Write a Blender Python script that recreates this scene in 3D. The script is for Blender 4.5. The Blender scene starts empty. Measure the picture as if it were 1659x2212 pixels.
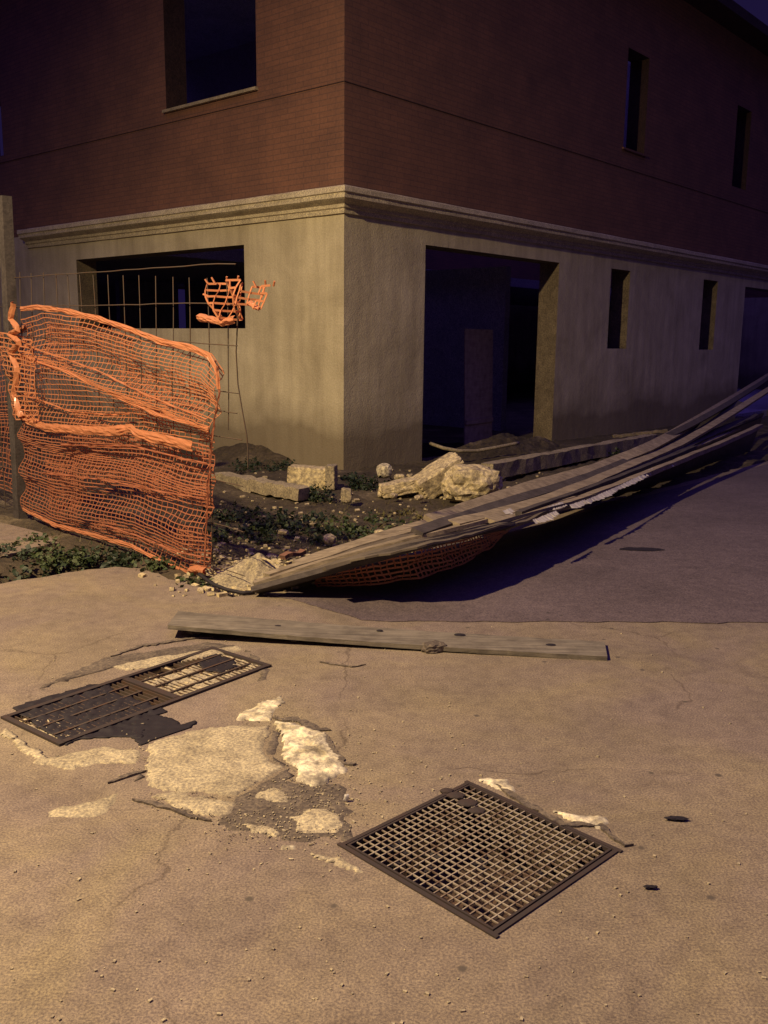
import bpy, bmesh, math, random
from mathutils import Vector, Matrix, noise
from mathutils.geometry import tessellate_polygon

random.seed(11)
S = bpy.context.scene
COL = S.collection

# ------------------------------------------------------------------ camera
CAM_H = 1.5
PITCH = math.radians(10.53)          # looking down
ROLL = math.radians(0.6)
FPX, CX, CY = 1996.0, 829.5, 1106.0  # focal length in pixels of a 1659 x 2212 view
cam_d = bpy.data.cameras.new('camera'); cam = bpy.data.objects.new('camera', cam_d); COL.objects.link(cam)
cam_d.sensor_fit = 'VERTICAL'; cam_d.sensor_height = 36.0; cam_d.lens = 36.0 * FPX / 2212.0
cam_d.clip_start = 0.05; cam_d.clip_end = 500
cam.location = (0, 0, CAM_H)
cam.rotation_euler = (Matrix.Rotation(math.pi/2 - PITCH, 3, 'X') @ Matrix.Rotation(ROLL, 3, 'Z')).to_euler()
S.camera = cam

# ------------------------------------------------------------------ night sky
W = bpy.data.worlds.new('World'); S.world = W; W.use_nodes = True
nt = W.node_tree; nt.nodes.clear()
wo = nt.nodes.new('ShaderNodeOutputWorld'); bg = nt.nodes.new('ShaderNodeBackground')
bg.inputs['Strength'].default_value = 0.29
_tc = nt.nodes.new('ShaderNodeTexCoord'); _sp = nt.nodes.new('ShaderNodeSeparateXYZ'); _rp = nt.nodes.new('ShaderNodeValToRGB')
nt.links.new(_tc.outputs['Generated'], _sp.inputs[0]); nt.links.new(_sp.outputs['Z'], _rp.inputs[0]); nt.links.new(_rp.outputs[0], bg.inputs[0])
_e = _rp.color_ramp.elements; _e[0].position = .42; _e[0].color = (.035, .022, .12, 1); _e[1].position = .8; _e[1].color = (.30, .18, 1.15, 1)
nt.links.new(bg.outputs[0], wo.inputs[0])

# ------------------------------------------------------------------ street lamp light (the lamp itself hangs out of view to the left)
def street_light(loc, aim, power, size, color):
    l = bpy.data.lights.new('street_light', 'SPOT'); l.energy = power; l.color = color
    l.shadow_soft_size = size; l.spot_size = math.radians(151); l.spot_blend = 0.9
    o = bpy.data.objects.new('street_light', l); COL.objects.link(o); o.location = loc
    o.rotation_euler = (Vector(aim) - Vector(loc)).to_track_quat('-Z', 'Y').to_euler()
street_light((-4.5, 2.0, 6.4), (-1.2, 4.2, 0), 4300, 0.10, (1.0, 0.725, 0.385))

S.view_settings.view_transform = 'Standard'; S.view_settings.look = 'None'
S.view_settings.exposure = 0.0; S.view_settings.gamma = 1.0

# ------------------------------------------------------------------ measuring helpers: a sight line from the tripod point
def sight(u, v):
    x = (u-CX)/FPX; y = -(v-CY)/FPX
    c, s = math.cos(ROLL), math.sin(ROLL); x, y = c*x - s*y, s*x + c*y
    cp, sp = math.cos(-PITCH), math.sin(-PITCH)
    return Vector((x, cp - y*sp, sp + y*cp))
EYE = Vector((0, 0, CAM_H))
def g(u, v, z=0.0):
    d = sight(u, v); return EYE + d*((z-CAM_H)/d.z)
def on_plane(u, v, p, n):
    d = sight(u, v); return EYE + d*((Vector(p)-EYE).dot(n)/d.dot(n))

# ------------------------------------------------------------------ scene helpers
def tag(o, label=None, cat=None, group=None, kind=None):
    if label: o['label'] = label
    if cat: o['category'] = cat
    if group: o['group'] = group
    if kind: o['kind'] = kind
    return o
def empty(name, label, cat, loc=(0, 0, 0), rz=0, group=None):
    o = bpy.data.objects.new(name, None); COL.objects.link(o); o.location = loc; o.rotation_euler = (0, 0, rz)
    o.empty_display_size = 0.2
    return tag(o, label, cat, group)
def link(name, bm, mat, parent=None, smooth=False):
    bmesh.ops.recalc_face_normals(bm, faces=bm.faces)
    me = bpy.data.meshes.new(name); bm.to_mesh(me); bm.free()
    for p in me.polygons: p.use_smooth = smooth
    if mat: me.materials.append(mat)
    o = bpy.data.objects.new(name, me); COL.objects.link(o)
    if parent: o.parent = parent
    return o
def NB(): return bmesh.new()

def fbm(p, o=4): return noise.fractal(Vector(p), 1.0, 2.0, o)

def box(bm, c, size, rot=None):
    M = Matrix.Translation(Vector(c))
    if rot is not None: M = M @ rot.to_4x4()
    M = M @ Matrix.Diagonal((size[0], size[1], size[2], 1))
    return bmesh.ops.create_cube(bm, size=1, matrix=M)['verts']

def sweep(bm, pts, w, h, up=Vector((0, 0, 1)), jit=0.0, taper=None):
    """rectangular section swept along pts"""
    rings = []
    n = len(pts)
    for i, p in enumerate(pts):
        t = (pts[min(i+1, n-1)] - pts[max(i-1, 0)]).normalized()
        side = t.cross(up).normalized(); u2 = side.cross(t).normalized()
        k = taper(i/(n-1)) if taper else 1
        ww = w*k*(1+random.uniform(-jit, jit)); hh = h*(1+random.uniform(-jit, jit))
        rings.append([bm.verts.new(p + side*a*ww/2 + u2*b*hh/2) for a, b in ((-1, -1), (1, -1), (1, 1), (-1, 1))])
    for a, b in zip(rings, rings[1:]):
        for k in range(4): bm.faces.new((a[k], a[(k+1) % 4], b[(k+1) % 4], b[k]))
    bm.faces.new(rings[0][::-1]); bm.faces.new(rings[-1])

def tube(bm, pts, r, sides=5, rf=None):
    rings = []; n = len(pts)
    for i, p in enumerate(pts):
        t = (pts[min(i+1, n-1)] - pts[max(i-1, 0)])
        if t.length < 1e-7: t = Vector((0, 0, 1))
        t.normalize()
        ref = Vector((0, 0, 1)) if abs(t.z) < .9 else Vector((1, 0, 0))
        a = t.cross(ref).normalized(); b = t.cross(a)
        rr = r*(rf(i/(n-1)) if rf else 1)
        rings.append([bm.verts.new(p + a*math.cos(2*math.pi*k/sides)*rr + b*math.sin(2*math.pi*k/sides)*rr) for k in range(sides)])
    for a, b in zip(rings, rings[1:]):
        for k in range(sides): bm.faces.new((a[k], a[(k+1) % sides], b[(k+1) % sides], b[k]))
    bm.faces.new(rings[0][::-1]); bm.faces.new(rings[-1])

def grid_solid(bm, xs, ys, zs, solid):
    """solid made of the cells for which solid(cx,cy,cz); only its outer faces are built"""
    V = {}
    def vt(i, j, k):
        if (i, j, k) not in V: V[(i, j, k)] = bm.verts.new((xs[i], ys[j], zs[k]))
        return V[(i, j, k)]
    nx, ny, nz = len(xs)-1, len(ys)-1, len(zs)-1
    occ = {}
    for i in range(nx):
        for j in range(ny):
            for k in range(nz):
                occ[(i, j, k)] = solid((xs[i]+xs[i+1])/2, (ys[j]+ys[j+1])/2, (zs[k]+zs[k+1])/2)
    def O(i, j, k): return occ.get((i, j, k), False)
    for (i, j, k), s in occ.items():
        if not s: continue
        if not O(i-1, j, k): bm.faces.new((vt(i, j, k), vt(i, j, k+1), vt(i, j+1, k+1), vt(i, j+1, k)))
        if not O(i+1, j, k): bm.faces.new((vt(i+1, j, k), vt(i+1, j+1, k), vt(i+1, j+1, k+1), vt(i+1, j, k+1)))
        if not O(i, j-1, k): bm.faces.new((vt(i, j, k), vt(i+1, j, k), vt(i+1, j, k+1), vt(i, j, k+1)))
        if not O(i, j+1, k): bm.faces.new((vt(i, j+1, k), vt(i, j+1, k+1), vt(i+1, j+1, k+1), vt(i+1, j+1, k)))
        if not O(i, j, k-1): bm.faces.new((vt(i, j, k), vt(i, j+1, k), vt(i+1, j+1, k), vt(i+1, j, k)))
        if not O(i, j, k+1): bm.faces.new((vt(i, j, k+1), vt(i+1, j, k+1), vt(i+1, j+1, k+1), vt(i, j+1, k+1)))

# ------------------------------------------------------------------ materials
def mat_base(name):
    m = bpy.data.materials.new(name); m.use_nodes = True
    nt = m.node_tree; b = nt.nodes['Principled BSDF']
    return m, nt, b
def N(nt, t, **kw):
    n = nt.nodes.new(t)
    for k, v in kw.items():
        if k in n.inputs: n.inputs[k].default_value = v
        else: setattr(n, k, v)
    return n
def coords(nt, scale=(1, 1, 1), kind='Object'):
    tc = N(nt, 'ShaderNodeTexCoord'); mp = N(nt, 'ShaderNodeMapping')
    mp.inputs['Scale'].default_value = scale
    nt.links.new(tc.outputs[kind], mp.inputs[0]); return mp.outputs[0]
def ramp(nt, src, stops):
    r = N(nt, 'ShaderNodeValToRGB'); e = r.color_ramp.elements
    while len(e) < len(stops): e.new(0.5)
    for k, (p, c) in enumerate(stops): e[k].position = p; e[k].color = (*c, 1) if len(c) == 3 else c
    nt.links.new(src, r.inputs[0]); return r.outputs[0]
def nz(nt, vec, scale, detail=6, rough=.6, dist=0):
    n = N(nt, 'ShaderNodeTexNoise'); n.inputs['Scale'].default_value = scale; n.inputs['Detail'].default_value = detail
    n.inputs['Roughness'].default_value = rough; n.inputs['Distortion'].default_value = dist
    nt.links.new(vec, n.inputs['Vector']); return n.outputs['Fac']
def mix(nt, a, b, f, blend='MIX'):
    m = N(nt, 'ShaderNodeMix'); m.data_type = 'RGBA'; m.blend_type = blend
    for s, i in ((a, 6), (b, 7)):
        if isinstance(s, tuple): m.inputs[i].default_value = (*s, 1)
        else: nt.links.new(s, m.inputs[i])
    if isinstance(f, (int, float)): m.inputs[0].default_value = f
    else: nt.links.new(f, m.inputs[0])
    return m.outputs[2]
def bump(nt, b, h, strength=.4, dist=.01, prev=None):
    n = N(nt, 'ShaderNodeBump'); n.inputs['Strength'].default_value = strength; n.inputs['Distance'].default_value = dist
    nt.links.new(h, n.inputs['Height'])
    if prev is not None: nt.links.new(prev, n.inputs['Normal'])
    nt.links.new(n.outputs[0], b.inputs['Normal']); return n.outputs[0]

def m_concrete(name, lo, hi, fine=140, spot=(.3, .3, .3), spots=True, bs=.5, rough=.9, big=1.1, tint=None):
    m, nt, b = mat_base(name); v = coords(nt)
    c = ramp(nt, nz(nt, v, big, 8, .62, .4), [(.3, lo), (.68, hi)])
    f = ramp(nt, nz(nt, v, fine, 4, .8), [(.36, (.42, .40, .44)), (.5, (.97, .96, .95)), (.62, (1.6, 1.56, 1.3))])
    c = mix(nt, c, f, .85, 'MULTIPLY')
    if name == 'road_concrete':
        c = mix(nt, c, mix(nt, (1.05, 1.01, .88), (.97, .91, .97), ramp(nt, nz(nt, v, .9, 5, .6, 1.2), [(.38, (0, 0, 0)), (.62, (1, 1, 1))])), 1.0, 'MULTIPLY')
        vd = N(nt, 'ShaderNodeTexVoronoi'); vd.feature = 'DISTANCE_TO_EDGE'; vd.inputs['Scale'].default_value = .55
        wv = N(nt, 'ShaderNodeMixRGB'); wv.blend_type = 'ADD'; wv.inputs[0].default_value = .35; nn_ = N(nt, 'ShaderNodeTexNoise'); nn_.inputs['Scale'].default_value = 3.0; nn_.inputs['Detail'].default_value = 6; nt.links.new(v, nn_.inputs['Vector']); nt.links.new(v, wv.inputs[1]); nt.links.new(nn_.outputs['Color'], wv.inputs[2]); nt.links.new(wv.outputs[0], vd.inputs['Vector'])
        ck = mix(nt, ramp(nt, vd.outputs['Distance'], [(.0, (.6, .58, .58)), (.004, (1, 1, 1))]), (1, 1, 1), ramp(nt, nz(nt, v, 1.3, 3, .5), [(.45, (0, 0, 0)), (.56, (1, 1, 1))]))
        c = mix(nt, c, ck, 1.0, 'MULTIPLY')
        c = mix(nt, c, ramp(nt, nz(nt, v, 3.2, 8, .72, .6), [(.30, (.72, .69, .71)), (.46, (.97, .96, .98)), (.66, (1.08, 1.06, 1.0))]), .7, 'MULTIPLY')
    f2 = ramp(nt, nz(nt, v, 14, 6, .7), [(.32, (.74, .72, .73)), (.6, (1.08, 1.08, 1.06))])
    c = mix(nt, c, f2, .8, 'MULTIPLY')
    if spots:
        vo = N(nt, 'ShaderNodeTexVoronoi'); vo.inputs['Scale'].default_value = 5.5; vo.inputs['Randomness'].default_value = 1
        nt.links.new(v, vo.inputs['Vector'])
        c = mix(nt, spot, c, ramp(nt, vo.outputs['Distance'], [(.045, (0, 0, 0)), (.085, (1, 1, 1))]))
    nt.links.new(c, b.inputs['Base Color']); b.inputs['Roughness'].default_value = rough
    p = bump(nt, b, nz(nt, v, fine*.9, 5, .85), bs*.55, .003)
    bump(nt, b, nz(nt, v, 5, 4, .5), .25, .02, p)
    return m

M = {}
M['concrete'] = m_concrete('road_concrete', (.185, .162, .135), (.27, .238, .19), spot=(.10, .085, .07))
M['dark_road'] = m_concrete('dark_road_layer', (.095, .075, .085), (.15, .12, .135), fine=110, spot=(.06, .05, .05))
M['cement'] = m_concrete('cement_smear', (.30, .265, .19), (.50, .45, .32), fine=90, spots=False, big=5, bs=.8)
M['white_cement'] = m_concrete('white_plaster_lump', (.26, .23, .16), (.86, .81, .62), fine=30, spots=False, big=14, bs=1)
M['tar'] = m_concrete('dark_patch', (.085, .07, .06), (.17, .145, .12), fine=70, spots=False, big=8, bs=.9)
M['pit'] = m_concrete('drain_silt', (.03, .019, .017), (.085, .052, .04), fine=40, spots=False, big=7, bs=1)
M['stone'] = m_concrete('limestone', (.42, .36, .22), (.66, .58, .38), fine=30, spots=False, big=6, bs=1)
M['kerb'] = m_concrete('kerb_concrete', (.25, .22, .15), (.42, .37, .26), fine=60, spots=False, big=5, bs=.8)
M['inner'] = m_concrete('bare_interior_render', (.36, .36, .44), (.46, .46, .56), fine=50, spots=False, big=2, bs=.4)
M['cornice'] = m_concrete('cornice_plaster', (.50, .45, .33), (.66, .60, .45), fine=70, spots=False, big=2.5, bs=.35)

def m_plaster():
    m, nt, b = mat_base('raw_plaster_wall'); v = coords(nt)
    c = ramp(nt, nz(nt, v, 1.3, 7, .6, .5), [(.28, (.46, .41, .28)), (.7, (.70, .64, .46))])
    vs = coords(nt, (5, 5, .5))
    c = mix(nt, c, ramp(nt, nz(nt, vs, 1.2, 5, .6), [(.3, (.72, .70, .68)), (.62, (1.08, 1.08, 1.05))]), .7, 'MULTIPLY')
    f = ramp(nt, nz(nt, v, 55, 4, .7), [(.3, (.78, .77, .75)), (.65, (1.1, 1.1, 1.08))])
    c = mix(nt, c, f, .8, 'MULTIPLY')
    # uneven dark band near the foot of the wall
    sp = N(nt, 'ShaderNodeSeparateXYZ'); tc = N(nt, 'ShaderNodeTexCoord'); nt.links.new(tc.outputs['Object'], sp.inputs[0])
    ad = N(nt, 'ShaderNodeMath'); ad.operation = 'MULTIPLY_ADD'; ad.inputs[1].default_value = -.7; nt.links.new(nz(nt, v, 1.1, 3, .5), ad.inputs[0]); nt.links.new(sp.outputs['Z'], ad.inputs[2])
    c = mix(nt, (.17, .135, .085), c, ramp(nt, ad.outputs[0], [(-.2, (.25, .25, .25)), (.1, (.55, .55, .55)), (.42, (1, 1, 1))]))
    nt.links.new(c, b.inputs['Base Color']); b.inputs['Roughness'].default_value = .93
    p = bump(nt, b, nz(nt, v, 40, 5, .7), .5, .008); bump(nt, b, nz(nt, v, 5, 4, .6), .3, .03, p)
    return m
M['plaster'] = m_plaster()
M['dark_block'] = m_concrete('dark_block_reveal', (.13, .105, .075), (.24, .2, .14), fine=50, spots=False, big=4, bs=.6)

def m_brick():
    m, nt, b = mat_base('hollow_clay_brick')
    tc = N(nt, 'ShaderNodeTexCoord'); sp = N(nt, 'ShaderNodeSeparateXYZ'); nt.links.new(tc.outputs['Object'], sp.inputs[0])
    a = N(nt, 'ShaderNodeMath'); a.operation = 'ADD'; nt.links.new(sp.outputs['X'], a.inputs[0]); nt.links.new(sp.outputs['Y'], a.inputs[1])
    cb = N(nt, 'ShaderNodeCombineXYZ'); nt.links.new(a.outputs[0], cb.inputs[0]); nt.links.new(sp.outputs['Z'], cb.inputs[1])
    br = N(nt, 'ShaderNodeTexBrick'); nt.links.new(cb.outputs[0], br.inputs['Vector'])
    br.inputs['Color1'].default_value = (.24, .12, .08, 1); br.inputs['Color2'].default_value = (.205, .105, .073, 1); br.inputs['Mortar'].default_value = (.15, .085, .068, 1)
    br.inputs['Scale'].default_value = 1; br.inputs['Brick Width'].default_value = .26; br.inputs['Row Height'].default_value = .062
    br.inputs['Mortar Size'].default_value = .006; br.inputs['Mortar Smooth'].default_value = .4; br.inputs['Bias'].default_value = 0
    v = coords(nt)
    c = mix(nt, br.outputs['Color'], ramp(nt, nz(nt, v, 1.4, 6, .65, .4), [(.3, (.7, .7, .75)), (.7, (1.15, 1.1, 1.0))]), .9, 'MULTIPLY')
    c = mix(nt, c, ramp(nt, nz(nt, v, 30, 4, .7), [(.3, (.75, .75, .75)), (.65, (1.12, 1.12, 1.1))]), .8, 'MULTIPLY')
    nt.links.new(c, b.inputs['Base Color']); b.inputs['Roughness'].default_value = .9
    p = bump(nt, b, br.outputs['Fac'], -.25, .005); bump(nt, b, nz(nt, v, 60, 4, .7), .4, .005, p)
    return m
M['brick'] = m_brick()
M['dark_brick'] = m_concrete('brick_reveal', (.035, .02, .02), (.06, .032, .028), fine=50, spots=False, big=4, bs=.6)

def m_wood(name, lo, hi, rough=.85):
    m, nt, b = mat_base(name); v = coords(nt, (1.2, 28, 28)); v2 = coords(nt)
    c = ramp(nt, nz(nt, v, 1.6, 7, .65, .6), [(.3, lo), (.7, hi)])
    c = mix(nt, c, ramp(nt, nz(nt, v2, 9, 6, .65), [(.3, (.6, .58, .56)), (.6, (1.1, 1.1, 1.08))]), .85, 'MULTIPLY')
    nt.links.new(c, b.inputs['Base Color']); b.inputs['Roughness'].default_value = rough
    bump(nt, b, nz(nt, v, 2.2, 6, .7), .6, .006)
    return m
M['wood'] = m_wood('weathered_board', (.17, .14, .10), (.40, .335, .235))
M['grey_wood'] = m_wood('grey_plank', (.11, .10, .085), (.27, .24, .19))
M['dark_wood'] = m_wood('damp_dark_wood', (.045, .038, .04), (.10, .085, .08))
M['door_board'] = m_wood('chipboard_panel', (.40, .32, .25), (.52, .42, .33))

def m_plastic(name, col, rough=.4, trans=.35, var=.25):
    m, nt, b = mat_base(name); v = coords(nt)
    c = mix(nt, col, tuple(x*(1-var) for x in col), nz(nt, v, 9, 5, .6))
    nt.links.new(c, b.inputs['Base Color']); b.inputs['Roughness'].default_value = rough
    if trans:
        tr = N(nt, 'ShaderNodeBsdfTranslucent'); nt.links.new(c, tr.inputs[0])
        ms = N(nt, 'ShaderNodeMixShader'); ms.inputs[0].default_value = trans
        nt.links.new(b.outputs[0], ms.inputs[1]); nt.links.new(tr.outputs[0], ms.inputs[2])
        nt.links.new(ms.outputs[0], nt.nodes['Material Output'].inputs[0])
    return m
M['orange'] = m_plastic('orange_plastic_net', (.86, .40, .21), .2, .4)
M['faded'] = m_plastic('faded_orange_net', (.72, .31, .18), .35, .4)
M['tarp'] = m_plastic('grey_plastic_sheet', (.20, .17, .13), .5, 0, .6)
M['white_sheet'] = m_plastic('torn_white_plastic', (.75, .72, .66), .4, .2, .2)
M['bag'] = m_plastic('black_plastic', (.022, .017, .024), .75, 0, .7)
def m_metal(name, col, rough, metallic, rust=(.11, .06, .035)):
    m, nt, b = mat_base(name); v = coords(nt)
    c = mix(nt, col, rust, ramp(nt, nz(nt, v, 18, 6, .7), [(.45, (0, 0, 0)), (.62, (.85, .85, .85))]))
    nt.links.new(c, b.inputs['Base Color']); b.inputs['Roughness'].default_value = rough; b.inputs['Metallic'].default_value = metallic
    bump(nt, b, nz(nt, v, 120, 4, .7), .3, .002); return m
M['grate'] = m_metal('worn_grate_steel', (.42, .37, .28), .55, .1)
M['frame'] = m_metal('dirty_grate_frame', (.042, .032, .03), .8, .0, (.055, .035, .03))
M['rebar'] = m_metal('rusty_wire', (.09, .07, .055), .7, .2)

def m_soil():
    m, nt, b = mat_base('lot_soil'); v = coords(nt)
    c = ramp(nt, nz(nt, v, 1.7, 8, .65, .5), [(.30, (.04, .032, .022)), (.55, (.10, .08, .052)), (.74, (.26, .215, .14))])
    c = mix(nt, c, ramp(nt, nz(nt, v, 22, 6, .75), [(.35, (.5, .5, .5)), (.62, (1.3, 1.28, 1.2))]), .9, 'MULTIPLY')
    nt.links.new(c, b.inputs['Base Color']); b.inputs['Roughness'].default_value = .95
    p = bump(nt, b, nz(nt, v, 26, 6, .75), 1, .02); bump(nt, b, nz(nt, v, 90, 4, .7), .7, .006, p)
    return m
M['soil'] = m_soil()
def m_leaf(name, a, b_):
    m, nt, b = mat_base(name); oi = N(nt, 'ShaderNodeNewGeometry')
    c = mix(nt, a, b_, oi.outputs['Random Per Island'])
    nt.links.new(c, b.inputs['Base Color']); b.inputs['Roughness'].default_value = .6; return m
M['leaf'] = m_leaf('weed_leaf', (.022, .045, .014), (.07, .095, .03))
M['dark_leaf'] = m_leaf('dark_weed_leaf', (.012, .026, .012), (.032, .05, .02))
M['dry'] = m_leaf('dry_grass', (.16, .13, .05), (.09, .09, .03))

# ------------------------------------------------------------------ ground, road
PSI = math.radians(48.97)
BX = Vector((math.cos(PSI), math.sin(PSI), 0)); BY = Vector((-BX.y, BX.x, 0))
CORNER = g(742, 1012)
TIP = g(545, 1282)

edge_px = [(-420, 1330), (-200, 1296), (0, 1261), (60, 1250), (125, 1240), (190, 1230), (250, 1224), (300, 1228), (345, 1243), (400, 1262), (440, 1272), (500, 1290), (545, 1283)]
edge = [g(*p) for p in edge_px]
def wob(a, b, n, amp, seed=0):
    r = []
    for i in range(n):
        t = i/n; p = a.lerp(b, t)
        k = fbm((p.x*5+seed, p.y*5, seed), 5)*amp; d = (b-a).normalized()
        r.append(p + Vector((-d.y, d.x, 0))*k)
    return r
lot_edge = []
for a, b in zip(edge, edge[1:]): lot_edge += wob(a, b, max(3, int((b-a).length/.05)), .035)
far = TIP + BX*34
lot_edge += wob(TIP, TIP+BX*8, 60, .05) + [far]
west = edge[0] + (edge[0]-edge[1]).normalized()*22
lot_edge = [west] + lot_edge
road_outer = lot_edge + [Vector((60, 60, 0)), Vector((60, -30, 0)), Vector((-45, -30, 0))]

def quad_local(c, ax, ay, hx, hy): return [c - ax*hx - ay*hy, c + ax*hx - ay*hy, c + ax*hx + ay*hy, c - ax*hx + ay*hy]
# square grate in front
gT, gL, gB, gR = g(1010, 1688), g(707, 1832), g(1082, 2028), g(1352, 1834)
GC = (gT+gL+gB+gR)/4; gx = ((gR-gB)+(gT-gL)).normalized(); gy = Vector((-gx.y, gx.x, 0)); GH = .305
# long drain grate at left
dB_, dR_, dT_ = g(128, 1612), g(585, 1440), g(470, 1388)
dx = (dR_-dB_).normalized(); dyv = Vector((-dx.y, dx.x, 0)); DL = (dR_-dB_).length; DW = .40
DC = dB_ + dx*DL/2 + dyv*DW/2
hole1 = quad_local(GC, gx, gy, GH-.02, GH-.02); hole2 = quad_local(DC, dx, dyv, DL/2-.015, DW/2-.015)

def poly_slab(name, loops, z0, z1, mat, **kw):
    bm = NB(); loops = [[Vector((p.x, p.y, 0)) for p in l] for l in loops]
    tris = tessellate_polygon(loops)
    flat = [p for l in loops for p in l]
    top = [bm.verts.new((p.x, p.y, z1)) for p in flat]; bot = [bm.verts.new((p.x, p.y, z0)) for p in flat]
    for t in tris:
        try: bm.faces.new([top[i] for i in t])
        except ValueError: pass
    i0 = 0
    for l in loops:
        n = len(l)
        for i in range(n):
            a, b = i0+i, i0+(i+1) % n
            bm.faces.new((top[a], top[b], bot[b], bot[a]))
        i0 += n
    o = link(name, bm, mat); return tag(o, **kw)
poly_slab('road', [road_outer, hole1, hole2], -.3, 0, M['concrete'], kind='structure')
# thin darker layer laid over the road along the fence
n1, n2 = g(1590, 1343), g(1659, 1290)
dark_outline = wob(g(600, 1289), g(800, 1343), 14, .03, 2) + wob(g(800, 1343), g(1659, 1346), 60, .03, 5) + [g(1720, 1346), Vector((45, 4.9, 0)), Vector((40, 58, 0)), far]
dark_outline += [TIP + BX*s - BY*.12 for s in (20, 10, 6, 4, 2, 1, .3)]
poly_slab('road_dark_area', [dark_outline], .001, .005, M['dark_road'], kind='structure')

def inside(p, poly):
    c = False; j = len(poly)-1
    for i in range(len(poly)):
        a, b = poly[i], poly[j]
        if (a.y > p.y) != (b.y > p.y) and p.x < (b.x-a.x)*(p.y-a.y)/(b.y-a.y)+a.x: c = not c
        j = i
    return c
coarse_road = road_outer[::4] + road_outer[-4:]
def seg_dist(p, pts):
    best = 1e9
    for a, b in zip(pts, pts[1:]):
        d = b-a; t = max(0, min(1, (p-a).dot(d)/max(d.length_squared, 1e-9))); best = min(best, (p-a-d*t).length)
    return best
edge_simple = [west] + edge + [far]
def lot_z(x, y):
    p = Vector((x, y, 0)); q = p-CORNER; lx, ly = q.dot(BX), q.dot(BY)
    z = -.03 + .05*fbm((x*1.1, y*1.1, 3), 5) + .022*fbm((x*6, y*6, 9), 4) + .01*fbm((x*22, y*22, 1), 3)
    z += .10*math.exp(-((x+1.9)**2+(y-9.6)**2)/.7)        # soil heap against the left wall
    z += .10*math.exp(-((x+.55)**2+(y-5.9)**2)/.10)       # debris by the fence end
    if x < -1.7:                                          # low dug strip behind the slab
        d = seg_dist(p, edge_simple[1:9]); z -= .34*math.exp(-((d-.14)/.22)**2)*min(1, (-1.7-x)/.3)
    if lx > .05 and ly > .05: z = min(z, -.08)
    return z
bm = NB()
def axis(lo, hi, step, L, H):
    r = []; x = lo
    while x <= hi: r.append(x); x += step
    return [L, (L+lo)/2, lo-3, lo-1, lo-.3] + r + [hi+.4, hi+1.5, hi+4, (H+hi)/2, H]
xs = axis(-4.4, 5.5, .055, -150, 150); ys = axis(4.6, 13.0, .055, -60, 200)
edge_poly = [Vector((p.x, p.y, 0)) for p in road_outer]
grid = []
for x in xs:
    col = []
    for y in ys:
        p = Vector((x, y, 0))
        if inside(p, edge_poly): z = -.25
        else: z = lot_z(x, y) if (-6 < x < 7 and 3 < y < 15) else -.06
        col.append(bm.verts.new((x, y, z)))
    grid.append(col)
for a, b in zip(grid, grid[1:]):
    for i in range(len(ys)-1): bm.faces.new((a[i], b[i], b[i+1], a[i+1]))
tag(link('ground', bm, M['soil'], smooth=True), kind='structure')

# light concrete slab beyond the dug strip, far left
sl = [g(-260, 1150, -.01), g(-260, 1225, -.01), g(0, 1203), g(75, 1182), g(128, 1172), g(90, 1150), g(0, 1128)]
poly_slab('path', [sl], -.3, .0, M['concrete'], kind='structure')

# ------------------------------------------------------------------ patches, stains and cracks in the road
def rough_outline(pts, amp, step=.02, seed=0):
    r = []
    for a, b in zip(pts, pts[1:]+pts[:1]):
        n = max(2, int((b-a).length/step)); d = (b-a).normalized()
        for i in range(n):
            p = a.lerp(b, i/n); k = fbm((p.x*14+seed, p.y*14, seed*3.1), 4)*amp
            r.append(p + Vector((-d.y, d.x, 0))*k)
    return r
def patch(name, px, h, mat, amp=.015, seed=0, lump=0.0):
    """low raised spill with an uneven top"""
    pts = rough_outline([g(*p) for p in px], amp*1.9, .012, seed)
    area = sum(a.x*b.y-b.x*a.y for a, b in zip(pts, pts[1:]+pts[:1]))
    if area < 0: pts.reverse()
    bm = NB(); flat = [Vector((p.x, p.y, 0)) for p in pts]
    x0, x1 = min(p.x for p in flat), max(p.x for p in flat); y0, y1 = min(p.y for p in flat), max(p.y for p in flat)
    c = sum(flat, Vector())/len(flat)
    st = .012 if lump else .03
    nxx, nyy = int((x1-x0)/st)+2, int((y1-y0)/st)+2
    vs = {}
    def hz(x, y):
        p = Vector((x, y, 0)); ins = inside(p, flat)
        d = min((p-a).length for a in flat[::2])
        if not ins: return None
        k = min(1, d/.03)
        return h*.62*(.25+.75*k) + k*(.9*abs(fbm((x*34, y*34, seed), 4))*lump*.55 + fbm((x*6, y*6, seed+5), 3)*h*.3)
    for i in range(nxx):
        for j in range(nyy):
            x, y = x0+i*st, y0+j*st; z = hz(x, y)
            if z is not None: vs[(i, j)] = bm.verts.new((x+random.uniform(-1, 1)*st*.2, y+random.uniform(-1, 1)*st*.2, z))
    for (i, j) in list(vs):
        q = [vs.get(k) for k in ((i, j), (i+1, j), (i+1, j+1), (i, j+1))]
        q = [v for v in q if v]
        if len(q) >= 3: bm.faces.new(q)
    # skirt to the ground
    be = [e for e in bm.edges if len(e.link_faces) == 1]
    r = bmesh.ops.extrude_edge_only(bm, edges=be)
    for v in [x for x in r['geom'] if isinstance(x, bmesh.types.BMVert)]:
        d = (v.co-c); d.z = 0; d.normalize(); v.co += d*.008; v.co.z = -.004
    return tag(link(name, bm, mat, smooth=True), kind='structure')
def C6(l): return [(256+.3087*x, 1451+.3087*y) for x, y in l]
def C8(l): return [(.3601*x, 1365+.3601*y) for x, y in l]
def C4(l): return [(.5*x, 1280+.5*y) for x, y in l]
def C5(l): return [(597+.5144*x, 1536+.5144*y) for x, y in l]
patch('road_dark_patch', C6([(830, 880), (1000, 780), (1190, 670), (1260, 780), (1560, 790), (1640, 920), (1660, 1180), (1250, 1200), (900, 1120), (640, 1040)]), .004, M['tar'], .02, 1)
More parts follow.
